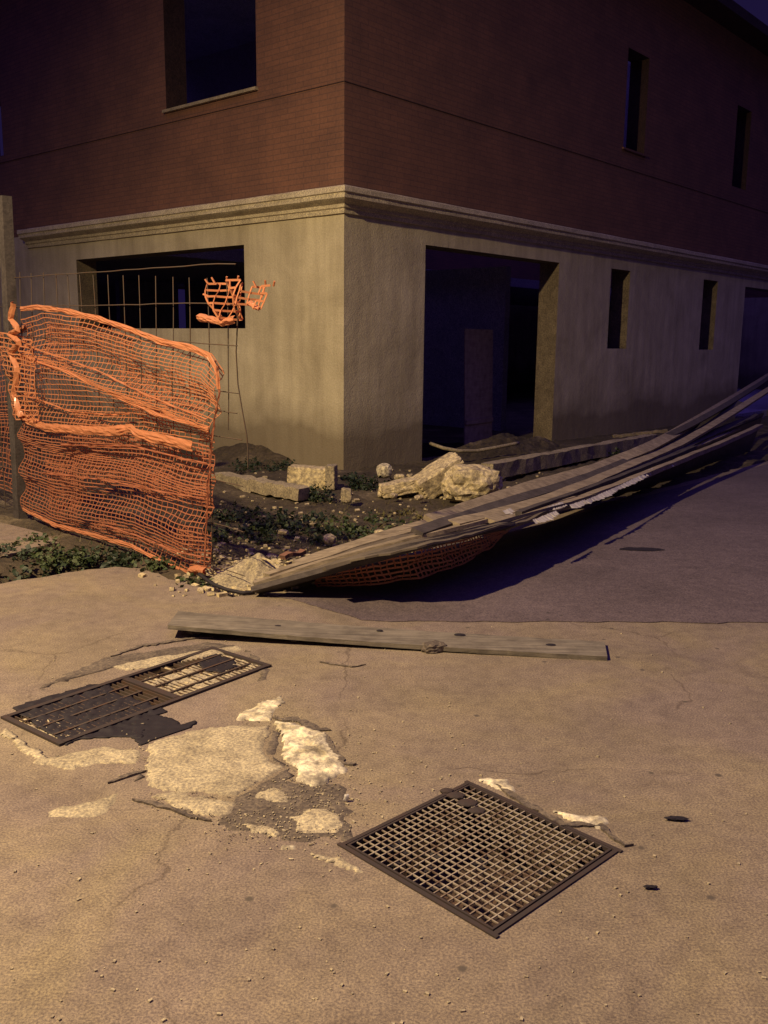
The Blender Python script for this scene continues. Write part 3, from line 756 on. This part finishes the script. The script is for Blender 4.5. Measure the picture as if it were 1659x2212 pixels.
def band(bm, pts, w, th, seed=0, twist=.5):
    """crumpled solid plastic hem: rolled ribbon"""
    n = len(pts); rings = []; m = 7
    for i, p in enumerate(pts):
        t = (pts[min(i+1, n-1)]-pts[max(i-1, 0)]).normalized(); sd = t.cross(FN).normalized(); nn = sd.cross(t)
        ww = w*(1+.35*fbm((i*.25, seed, 2), 3)); row = []
        for k in range(m):
            a = (k/(m-1)-.5); row.append(p + sd*a*ww + nn*(th*(1-4*a*a)+.010*fbm((i*.45, k*.9, seed), 4)))
        for k in range(m-1, -1, -1):
            row.append(row[k]-nn*.002)
        rings.append([bm.verts.new(x) for x in row])
    q = len(rings[0])
    for a, b in zip(rings, rings[1:]):
        for k in range(q): bm.faces.new((a[k], a[(k+1) % q], b[(k+1) % q], b[k]))
    bm.faces.new(rings[0]); bm.faces.new(rings[-1][::-1])
def dens(pts, n): return [polyline(pts, i/n) for i in range(n+1)]

net = empty('safety_net', 'crumpled orange plastic safety net tied across the wire mesh fence', 'safety net', (FA.x, FA.y, 0))
OFF = Vector((FA.x, FA.y, 0))
def fin(name, bm, mat, parent=net, off=OFF):
    for v in bm.verts: v.co -= off
    return link(name, bm, mat, parent, smooth=False)
topL = [fp(*q) for q in ((58, 690), (110, 676), (200, 688), (330, 733), (400, 748), (455, 765), (484, 800))]
# the net's lower part in two tiers that meet in the big fold
midL = [fp(*q) for q in ((56, 905), (105, 915), (200, 925), (310, 930), (380, 942), (466, 962))]
botL = [fp(*q) for q in ((60, 1102), (130, 1138), (210, 1158), (300, 1180), (360, 1212), (410, 1236), (455, 1240))]
def gather(c, k):
    def f(s, t):
        cc = c(s); return t + k*math.exp(-((t-cc)/.16)**2)*(cc-t)
    return f
bm = NB()
up_map = gather(lambda s: .66-.48*s, .75)
net_layer(bm, topL, midL, 48, 26, .0045, .0062, .03, up_map, lambda s, t: .035*math.sin(t*13+s*5)+.03*fbm((s*5, t*4, 1), 4), seed=1, torn=.004)
fin('net_mesh', bm, M['orange']); bm = NB()
low_map = gather(lambda s: .80-.15*s, .45)
net_layer(bm, midL, botL, 48, 30, .0048, .0072, .035, low_map, lambda s, t: .03*math.sin(t*17-s*4)+.03*fbm((s*6, t*4, 5), 4), seed=2, torn=.004)
fin('lower_net_mesh', bm, M['faded'])
bm = NB()   # second, folded-back layer
top2 = [fp(*q, -.03) for q in ((70, 700), (200, 705), (330, 745), (455, 778))]; bot2 = [fp(*q, -.03) for q in ((95, 1118), (200, 1150), (300, 1172), (400, 1225), (440, 1232))]
net_layer(bm, top2, bot2, 62, 60, .006, .0075, -.02, gather(lambda s: .30, .3), lambda s, t: .03*fbm((s*4, t*6, 8), 4), seed=3,
          skip=lambda i, j: fbm((i*3, j*3.5, 2), 3) > (-.02 if j > .5 else .22))
fin('back_layer', bm, M['faded'])
bm = NB(); band(bm, dens([fp(*q, .05) for q in ((58, 668), (90, 664), (150, 671), (230, 690), (300, 714), (360, 737), (430, 752), (465, 768), (484, 800), (487, 840))], 60), .040, .006, 1)
fin('top_hem', bm, M['orange'])
bm = NB(); band(bm, dens([fp(*q, .085) for q in ((52, 880), (80, 905), (120, 922), (200, 928), (270, 930), (306, 922), (316, 935), (380, 948), (440, 962))], 60), .066, .008, 2)
fin('middle_fold', bm, M['orange'])
for k_, pl_ in enumerate((((70, 745), (150, 772), (230, 800), (330, 850), (466, 905)), ((64, 770), (160, 802), (260, 850), (360, 895), (470, 925)), ((70, 850), (170, 888), (250, 895), (300, 893)), ((150, 960), (310, 962), (400, 985), (468, 1000)), ((110, 1020), (250, 1035), (380, 1062), (462, 1075)), ((240, 1130), (330, 1160), (400, 1188), (455, 1200)))):
    bm = NB(); band(bm, dens([fp(*q, .07) for q in pl_], 40), .012 if k_ != 1 else .022, .003, 40+k_); fin('net_fold', bm, M['orange'] if k_ < 3 else M['faded'])
bm = NB(); band(bm, dens([fp(*q, .05) for q in ((62, 1098), (130, 1132), (220, 1156), (300, 1178), (370, 1216), (420, 1234), (458, 1230))], 50), .034, .005, 3)
band(bm, dens([fp(*q, .06) for q in ((430, 1228), (448, 1226), (462, 1230))], 8), .05, .03, 6)
fin('bottom_hem', bm, M['orange'])
bm = NB(); band(bm, dens([fp(*q, .05) for q in ((484, 790), (489, 850), (478, 905), (472, 960), (466, 1040), (460, 1130), (455, 1236))], 60), .012, .004, 4)
fin('side_hem', bm, M['faded'])
# knot where the net is tied to the post
bm = NB(); kt = [fp(*q, .1) for q in ((58, 655), (52, 690), (68, 712), (48, 722), (72, 742), (50, 760), (66, 800), (58, 850), (75, 900))]
band(bm, dens(kt, 50), .05, .03, 7)
net_layer(bm, [fp(*q, .1) for q in ((18, 715), (95, 735))], [fp(*q, .1) for q in ((60, 905), (110, 905))], 9, 18, .010, .010, 0, fold=lambda s, t: .05*fbm((s*4, t*8, 3), 3), seed=8)
fin('tied_knot', bm, M['orange'])

# net continuing left behind the post
net2 = empty('safety_net', 'faded orange netting left of the timber post, cut by the picture edge', 'safety net', (FA.x, FA.y, 0))
bm = NB(); net_layer(bm, [fp(*q) for q in ((-160, 745), (-60, 752), (0, 722), (48, 700))], [fp(*q) for q in ((-160, 1010), (-40, 1045), (20, 1070), (52, 1085))], 34, 34, .007, .008, -.07,
                     gather(lambda s: .5, .5), lambda s, t: .05*fbm((s*5, t*5, 12), 4), seed=12)
fin('net_mesh', bm, M['faded'], net2)
bm = NB(); band(bm, dens([fp(*q, -.05) for q in ((-160, 745), (-60, 752), (0, 722), (48, 705))], 30), .05, .02, 9); fin('top_hem', bm, M['faded'], net2)

# torn scrap hanging on the top of the wire mesh
sc = empty('net_scrap', 'torn scrap of orange netting caught high on the wire mesh', 'net scrap', (FA.x, FA.y, 0))
bm = NB()
net_layer(bm, [fp(*q, .02) for q in ((456, 614), (480, 612), (505, 608), (534, 606))], [fp(*q, .04) for q in ((490, 684), (500, 686), (512, 690), (524, 690))], 6, 5, .013, .012, 0,
          fold=lambda s, t: .06*math.sin(s*6+t*3), seed=21)
net_layer(bm, [fp(*q, .02) for q in ((530, 612), (560, 622), (597, 618))], [fp(*q, .05) for q in ((532, 655), (560, 662), (585, 668))], 6, 3, .012, .012, 0,
          fold=lambda s, t: .05*math.sin(s*9), torn=.2, seed=22)
for q in ((456, 614, 452, 604), (470, 612, 466, 600), (497, 609, 499, 598), (520, 607, 524, 597), (560, 622, 556, 608), (580, 620, 582, 606), (597, 618, 602, 608), (456, 640, 448, 636)):
    tube(bm, [fp(q[0], q[1], .02), fp(q[2], q[3], .03)], .006, 5)
fin('net_mesh', bm, M['orange'], sc)
bm = NB(); band(bm, dens([fp(*q, .06) for q in ((448, 686), (470, 690), (500, 697), (527, 690))], 20), .045, .02, 23)
band(bm, dens([fp(*q, .07) for q in ((562, 655), (572, 664), (584, 668))], 8), .03, .02, 24); fin('torn_hem', bm, M['orange'], sc)

# ------------------------------------------------------------------ fallen fence along the street
ff = empty('fallen_fence', 'collapsed timber hoarding sagging along the lot edge from the ground up to the right', 'fence', tuple(TIP))
TO = Vector(TIP)
def ffin(name, bm, mat, label=None, smooth=False):
    for v in bm.verts: v.co -= TO
    o = link(name, bm, mat, ff, smooth)
    if label: o['label'] = label
    return o
def board(px, w, th, mat, roll=0.0, seed=0, n=34, label=None, name='board'):
    P = [g(u, v, z) for u, v, z in px]
    # smooth curve through the measured points
    pts = []
    m = len(P)
    for i in range(n+1):
        t = i/n*(m-1); k = min(int(t), m-2); f_ = t-k
        p0, p1, p2, p3 = P[max(k-1, 0)], P[k], P[k+1], P[min(k+2, m-1)]
        pts.append(.5*((2*p1)+(p2-p0)*f_+(2*p0-5*p1+4*p2-p3)*f_*f_+(3*p1-p0-3*p2+p3)*f_**3))
    bm = NB(); d = (pts[-1]-pts[0]).normalized()
    up = Matrix.Rotation(roll, 3, d) @ Vector((0, 0, 1))
    sweep(bm, pts, w, th, up=up, jit=.015)
    for v in bm.verts: v.co += noise.noise_vector(v.co*4+Vector((seed, 0, 0)))*.006
    return ffin(name, bm, mat, label)
wd = M['wood']
board([(548, 1262, .05), (760, 1196, .20), (960, 1146, .29), (1235, 1076, .31)], .11, .025, wd, R_(-10), 1)
board([(575, 1244, .08), (800, 1172, .20), (1000, 1118, .27), (1190, 1064, .31)], .09, .025, wd, R_(-6), 2)
board([(640, 1218, .12), (860, 1146, .20), (1100, 1078, .29)], .08, .025, wd, R_(5), 3)
board([(552, 1276, .03), (740, 1224, .21), (900, 1180, .34), (1100, 1136, .32)], .11, .03, M['dark_wood'], R_(-30), 4)
board([(700, 1230, .22), (900, 1172, .33), (1060, 1134, .33), (1280, 1072, .31)], .09, .02, M['tarp'], R_(-20), 14)
board([(930, 1125, .31), (1140, 1062, .34), (1320, 1000, .38), (1500, 912, .54), (1720, 775, 1.12)], .12, .035, wd, R_(22), 5)
board([(980, 1132, .31), (1180, 1078, .33), (1360, 1006, .36), (1520, 930, .48), (1720, 803, 1.02)], .10, .03, wd, R_(8), 6)
board([(1060, 1126, .31), (1260, 1058, .31), (1440, 986, .34), (1560, 938, .38), (1645, 900, .43)], .10, .03, wd, R_(15), 7)
board([(1080, 1138, .31), (1300, 1062, .31), (1460, 998, .33), (1570, 953, .37), (1642, 920, .41)], .08, .045, wd, R_(-5), 8)
board([(1200, 1080, .30), (1390, 1004, .34), (1540, 936, .42), (1638, 898, .5)], .10, .03, M['dark_wood'], R_(20), 9)
board([(1000, 1100, .26), (1160, 1046, .28), (1300, 1008, .33)], .15, .025, wd, R_(8), 10)
board([(900, 1150, .31), (1100, 1085, .32), (1300, 1020, .35), (1480, 940, .45), (1600, 870, .66)], .09, .03, M['dark_wood'], R_(18), 12)
board([(960, 1120, .30), (1180, 1052, .33), (1350, 985, .38), (1560, 880, .66), (1700, 790, 1.0)], .07, .03, M['dark_wood'], R_(30), 13)
board([(1120, 1112, .32), (1330, 1036, .32), (1500, 968, .35)], .05, .05, M['dark_wood'], R_(0), 11)
# end support: the post that still holds the far end, just out of view
pe = g(1715, 800, 1.0); bm = NB(); sweep(bm, [Vector((pe.x, pe.y+.08, -.1)), Vector((pe.x+.05, pe.y+.1, 1.3))], .1, .1, up=Vector((0, 1, 0))); ffin('fence_stake', bm, M['dark_wood'])

# sagging plastic-covered sheet between the boards and the street: its outer edge overhangs the road
outer = [Vector(q) for q in ((-.72, 5.44, .03), (-.42, 5.22, .17), (-.08, 5.03, .31), (.22, 5.04, .38), (.52, 5.39, .37), (.84, 5.85, .35), (1.32, 6.58, .33), (2.08, 7.88, .32), (3.06, 9.62, .33), (4.2, 11.55, .42), (5.4, 13.2, .55))]
inner = [Vector(q) for q in ((-.72, 5.50, .03), (-.52, 5.70, .07), (-.30, 5.95, .12), (-.02, 6.30, .16), (.30, 6.55, .18), (.68, 6.95, .17), (1.25, 7.5, .12), (2.0, 8.6, .03), (2.95, 9.9, .0), (4.1, 11.7, -.02), (5.3, 13.35, -.02))]
def sheet_pt(s, t):
    a, b = polyline(outer, s), polyline(inner, s)
    p = a.lerp(b, t); p.z += .018*fbm((s*26, t*2.2, 4), 4) + .02*math.sin(t*9+s*5)*t*(1-t)*3
    return p
bm = NB(); ns, ntt = 150, 14; top_r, bot_r = [], []
for i in range(ns+1):
    s_ = i/ns; rt = []; rb = []
    for j in range(ntt+1):
        p = sheet_pt(s_, j/ntt)
        if j == 0: p += Vector((.02*fbm((i*.7, 1, 1), 3), -.02*fbm((i*.8, 4, 1), 3), 0))
        rt.append(bm.verts.new(p)); rb.append(bm.verts.new(p-Vector((0, 0, .012))))
    top_r.append(rt); bot_r.append(rb)
for i in range(ns):
    for j in range(ntt):
        bm.faces.new((top_r[i][j], top_r[i+1][j], top_r[i+1][j+1], top_r[i][j+1])); bm.faces.new((bot_r[i][j], bot_r[i][j+1], bot_r[i+1][j+1], bot_r[i+1][j]))
    bm.faces.new((top_r[i][0], bot_r[i][0], bot_r[i+1][0], top_r[i+1][0])); bm.faces.new((top_r[i][ntt], top_r[i+1][ntt], bot_r[i+1][ntt], bot_r[i][ntt]))
ffin('plastic_sheet', bm, M['tarp'], 'wrinkled grey sheet under the boards, overhanging the street')
# torn white edge
rnd = random.Random(5)
white_px = [(905, 1183, 940, 1170), (1085, 1108, 1102, 1102), (1150, 1128, 1200, 1108), (1230, 1095, 1262, 1084), (1262, 1086, 1330, 1056), (1330, 1056, 1400, 1022), (1400, 1018, 1456, 1000), (1180, 1100, 1215, 1088), (1456, 1000, 1500, 978)]
for (u0, v0, u1, v1) in white_px:
    bm = NB(); A, B_ = g(u0, v0, .33), g(u1, v1, .33); L_ = (B_-A).length; n = max(4, int(L_/.018)); prev = None
    for i in range(n+1):
        t_ = i/n; p = A.lerp(B_, t_); w = .011+.012*math.sin(math.pi*t_)+.010*rnd.random()
        q = p + Vector((.75*w*1.6+rnd.gauss(0, .006), -.66*w*1.6+rnd.gauss(0, .006), -w*.35))
        a = bm.verts.new(p+Vector((0, 0, .012+.006*rnd.random()))); b = bm.verts.new(q); a2 = bm.verts.new(a.co+Vector((.002, .003, 0))); b2 = bm.verts.new(b.co+Vector((.002, .003, 0)))
        if prev: bm.faces.new((prev[0], a, b, prev[1])); bm.faces.new((prev[2], prev[3], b2, a2)); bm.faces.new((prev[0], prev[2], a2, a)); bm.faces.new((prev[1], b, b2, prev[3]))
        prev = (a, b, a2, b2)
    ffin('torn_plastic_edge', bm, M['white_sheet'], 'ragged white plastic edge hanging from the boards')

# orange net hanging below the overhang, over the street
hn = empty('hanging_net', 'orange netting hanging in shadow under the fallen boards over the street', 'safety net', tuple(TIP))
FN_keep = FN.copy(); FN = Vector((BX.y, -BX.x, 0)).normalized()
bm = NB(); tp = [Vector(q)+Vector((.02, .14, -.03)) for q in ((-.45, 5.22, .17), (-.1, 5.06, .29), (.17, 5.08, .34), (.45, 5.43, .32), (.70, 5.80, .30), (.88, 6.08, .29))]
bt = [Vector(q)+Vector((.03, .24, -.01)) for q in ((-.43, 5.22, .03), (-.1, 5.08, .08), (.17, 5.10, .12), (.46, 5.42, .13), (.70, 5.78, .17), (.86, 6.06, .26))]
net_layer(bm, tp, bt, 46, 6, .011, .012, 0, fold=lambda s, t: .03*fbm((s*9, t*3, 2), 3), torn=.02, seed=31)
for v in bm.verts: v.co -= TO
link('net_mesh', bm, M['faded'], hn)
FN = FN_keep

# ------------------------------------------------------------------ loose plank on the road
pk = empty('loose_plank', 'long weathered grey plank lying alone across the road below the fallen fence', 'plank', tuple((g(372, 1340)+g(1308, 1402))/2))
PO = Vector(pk.location)
e0n, e0f = g(362, 1350, .075), g(385, 1320, .055); e1n, e1f = g(1312, 1418, .022), g(1306, 1386, .022)
bm = NB(); n = 46; R0 = []
for i in range(n+1):
    t_ = i/n; a, b = e0n.lerp(e1n, t_), e0f.lerp(e1f, t_); sag = -.012*math.sin(math.pi*t_)
    nk = .006*fbm((t_*30, 0, 0), 4); d = (b-a).normalized()
    a = a - d*nk; b = b + d*.005*fbm((t_*25, 3, 0), 4)
    m1 = a.lerp(b, .33); m2 = a.lerp(b, .66)
    row = [a, m1, m2, b]
    R0.append([bm.verts.new(q+Vector((0, 0, sag+.003*fbm((t_*20, k, 1), 3)))) for k, q in enumerate(row)] + [bm.verts.new(q+Vector((0, 0, sag-.022))) for q in (b, a)])
for a, b in zip(R0, R0[1:]):
    for k in range(6): bm.faces.new((a[k], a[(k+1) % 6], b[(k+1) % 6], b[k]))
bm.faces.new(R0[0]); bm.faces.new(R0[-1][::-1])
for v in bm.verts: v.co -= PO
link('board', bm, M['grey_wood'], pk)
for u, v, r, kz in ((993, 1371, .020, .0275), (1190, 1393, .018, .0235), (600, 1352, .012, .044), (820, 1362, .012, .034)):
    p = g(u, v, kz); bm = NB(); bmesh.ops.create_icosphere(bm, subdivisions=2, radius=1)
    for q in bm.verts: q.co = Vector((q.co.x*r*1.5, q.co.y*r, q.co.z*.004)) + p - PO
    link('knot', bm, M['bag'], pk)
# stone that props the plank and a splinter
rock('prop_stone', g(937, 1398, .02), (.13, .09, .06), (0, 0, .3), M['tar'], 'small dark lump propping the middle of the loose plank', 'stone', seed=77, boxy=.4, amp=.2, sub=3)
rock('prop_stone', g(420, 1362, .02), (.08, .07, .07), (0, 0, .3), M['tar'], 'small dark lump under the left end of the loose plank', 'stone', seed=78, boxy=.4, amp=.2, sub=3)
rock('small_stone', g(637, 1381, .01), (.05, .035, .03), (0, 0, .3), M['kerb'], 'small pebble at the edge of the loose plank', 'stone', seed=79, boxy=.4, amp=.2, sub=2)

# ------------------------------------------------------------------ grates
def pit(parent, c, ax, ay, hx, hy, depth, o):
    bm = NB(); ring = []
    def P_(a, b, z): return c + ax*a*hx + ay*b*hy + Vector((0, 0, z)) - o
    tpv = [bm.verts.new(P_(a, b, -.004)) for a, b in ((-1, -1), (1, -1), (1, 1), (-1, 1))]
    m = 24; gd = []
    for i in range(m+1):
        gd.append([bm.verts.new(P_(i/m*2-1, j/m*2-1, -depth + .04*fbm((i*.35, j*.35, 3), 4))) for j in range(m+1)])
    for a, b in zip(gd, gd[1:]):
        for j in range(m): bm.faces.new((a[j], b[j], b[j+1], a[j+1]))
    cs = [gd[0][0], gd[m][0], gd[m][m], gd[0][m]]
    for k in range(4): bm.faces.new((tpv[k], tpv[(k+1) % 4], cs[(k+1) % 4], cs[k]))
    return link('drain_pit', bm, M['pit'], parent, smooth=True)
gr = empty('square_grate', 'square steel mesh drain grate set in the road in the foreground', 'drain grate', tuple(GC))
pit(gr, GC, gx, gy, GH-.02, GH-.02, .22, GC)
rotg = Matrix((gx, gy, Vector((0, 0, 1)))).transposed()
bm = NB()
for s_ in (-1, 1):
    box(bm, gx*s_*(GH-.012)+Vector((0, 0, .002)), (.014, GH*2+.004, .006), rotg)
    box(bm, gy*s_*(GH-.012)+Vector((0, 0, .002)), (GH*2-.038, .014, .006), rotg)
link('outer_frame', bm, M['frame'], gr)
bm = NB()
for s_ in (-1, 1):
    box(bm, gx*s_*(GH-.027)+Vector((0, 0, .0)), (.007, GH*2-.047, .012), rotg)
    box(bm, gy*s_*(GH-.027)+Vector((0, 0, .0)), (GH*2-.062, .007, .012), rotg)
link('inner_frame', bm, M['frame'], gr)
bm = NB(); nb = 21; a_ = GH-.031
for k in range(1, nb):
    q = -a_ + 2*a_*k/nb
    box(bm, gx*q + Vector((0, 0, .002)), (.0038, 2*a_, .004), rotg)
    box(bm, gy*q + Vector((0, 0, .0028)), (2*a_, .0038, .004), rotg)
link('grate_bars', bm, M['grate'], gr)
# trash fallen in the grate
bm = NB(); rnd = random.Random(9)
for k in range(26):
    p = gx*rnd.uniform(-.22, .24) + gy*rnd.uniform(-.2, .24) + Vector((0, 0, -.03)); s_ = rnd.uniform(.008, .03)
    box(bm, p, (s_*1.6, s_, .006), Matrix.Rotation(rnd.uniform(0, 6), 3, 'Z') @ Matrix.Rotation(rnd.uniform(-.4, .4), 3, 'X'))
tag(link('debris', bm, M['bag'], gr), kind='stuff')
bm = NB()
for (u, v, s_) in ((985, 1722, .032), (1010, 1738, .036), (1030, 1755, .03), (965, 1712, .024)):
    p = g(u, v)-GC+Vector((0, 0, .006)); ret = bmesh.ops.create_icosphere(bm, subdivisions=2, radius=1)
    for q in ret['verts']: q.co = Vector((q.co.x*s_*(1+.3*fbm(q.co*2)), q.co.y*s_*.7, q.co.z*.008)) + p
link('mud_clot', bm, M['frame'], gr)

dg = empty('drain_grate', 'long damaged drain grate at left clogged with dirt, half covered by black plastic', 'drain grate', tuple(DC))
pit(dg, DC, dx, dyv, DL/2-.015, DW/2-.015, .045, DC)
rotd = Matrix((dx, dyv, Vector((0, 0, 1)))).transposed()
bm = NB()
for s_ in (-1, 1):
    box(bm, dx*s_*(DL/2-.01)+Vector((0, 0, .003)), (.024, DW+.008, .014), rotd)
    box(bm, dyv*s_*(DW/2-.01)+Vector((0, 0, .003)), (DL-.048, .024, .014), rotd)
box(bm, dx*.02+Vector((0, 0, .003)), (.03, DW-.05, .014), rotd)
link('outer_frame', bm, M['frame'], dg)
bm = NB()
nx_ = 44
for k in range(1, nx_):
    q = -DL/2+.02 + (DL-.04)*k/nx_
    if abs(q-.02) < .02: continue
    if k in (29, 30, 33): continue
    box(bm, dx*q+Vector((0, 0, -.004)), (.0045, DW-.05, .014), rotd)
for fy in (-.26, .0, .24):
    for sgn in (-1, 1):
        Ls = DL/2-.045; box(bm, dx*(sgn*(Ls/2+.015)+.02*0)+dyv*DW*fy+Vector((0, 0, -.002)), (Ls-.02, .011, .019), rotd)
link('grate_bars', bm, M['rebar'], dg)
def fill(x0_, x1_, y0_, y1_, z0_, mat):
    bm = NB(); m = 40; gd = []
    for i in range(m+1):
        gd.append([bm.verts.new(dx*(x0_+(x1_-x0_)*i/m)+dyv*(y0_+(y1_-y0_)*j/m)+Vector((0, 0, z0_+.007*fbm((i*.25+x0_*9, j*.25, 2), 4)))) for j in range(m+1)])
    for a, b in zip(gd, gd[1:]):
        for j in range(m): bm.faces.new((a[j], b[j], b[j+1], a[j+1]))
    link('silt', bm, mat, dg, smooth=True)
fill(.03, DL/2-.02, -DW/2+.02, .10, -.001, M['cement']); fill(-DL/2+.02, -DL/2+.15, -DW/2+.02, DW/2-.12, -.001, M['cement'])
bm = NB(); rnd = random.Random(3)   # light debris caught between the bars in the right half
for k in range(60):
    q = rnd.uniform(.03, DL/2-.04); w = rnd.uniform(-DW/2+.04, DW/2-.04)
    if w > .08 and q > .25: continue
    box(bm, dx*q+dyv*w+Vector((0, 0, -.012+rnd.uniform(0, .01))), (rnd.uniform(.01, .03), rnd.uniform(.02, .06), .006), rotd @ Matrix.Rotation(rnd.uniform(-.3, .3), 3, 'Z'))
tag(link('debris', bm, M['stone'], dg), kind='stuff')
bm = NB()
for k in range(9):
    q = -DL/2+.03; box(bm, dx*(q+rnd.uniform(0, .03))+dyv*(-DW/2+.05+k*.035)+Vector((0, 0, -.008)), (.04, .022, .008), rotd)
tag(link('debris', bm, M['stone'], dg), kind='stuff')
# black plastic / soaked rag over the left half
def rag(name, px, label, mat, h, seed):
    pts = rough_outline([g(*p) for p in px], .012, .02, seed); flat = [Vector((p.x, p.y, 0)) for p in pts]
    x0, x1 = min(p.x for p in flat), max(p.x for p in flat); y0, y1 = min(p.y for p in flat), max(p.y for p in flat); st = .011
    bm = NB(); vs = {}
    for i in range(int((x1-x0)/st)+2):
        for j in range(int((y1-y0)/st)+2):
            x, y = x0+i*st, y0+j*st
            if not inside(Vector((x, y, 0)), flat): continue
            d = min((Vector((x, y, 0))-a).length for a in flat[::2]); k = min(1, d/.04)
            vs[(i, j)] = bm.verts.new((x, y, .0045+h*k*(-.3+abs(fbm((x*26, y*26, seed), 6))*1.2)))
    for (i, j) in list(vs):
        q = [v for v in (vs.get(k) for k in ((i, j), (i+1, j), (i+1, j+1), (i, j+1))) if v]
        if len(q) >= 3: bm.faces.new(q)
    be = [e for e in bm.edges if len(e.link_faces) == 1]; r = bmesh.ops.extrude_edge_only(bm, edges=be)
    for v in [x for x in r['geom'] if isinstance(x, bmesh.types.BMVert)]: v.co.z = .002
    c = sum(flat, Vector())/len(flat)
    for v in bm.verts: v.co -= c
    o = link(name, bm, mat, smooth=True); o.location = c; return tag(o, label, 'mud')
rag('drain_muck', C8([(60, 460), (160, 425), (400, 360), (560, 315), (660, 320), (720, 380), (900, 430), (1010, 480), (900, 520), (860, 640), (680, 640), (480, 650), (400, 690), (330, 655), (200, 555)]),
    'dark sodden muck clogging the left half of the damaged drain', M['bag'], .014, 5)
rag('drain_muck', C8([(780, 540), (900, 500), (1040, 515), (1080, 540), (1090, 560), (1170, 530), (1200, 545), (1150, 580), (1000, 625), (830, 700), (790, 620)]),
    'narrow dark muck spill sticking out toward the cement patch', M['bag'], .008, 6)
rag('drain_muck', C8([(1180, 180), (1290, 130), (1400, 170), (1420, 210), (1330, 250), (1230, 240)]),
    'small dark mud clot lying on the upper right part of the damaged drain', M['bag'], .008, 7)
print('DONE', len(bpy.data.objects))
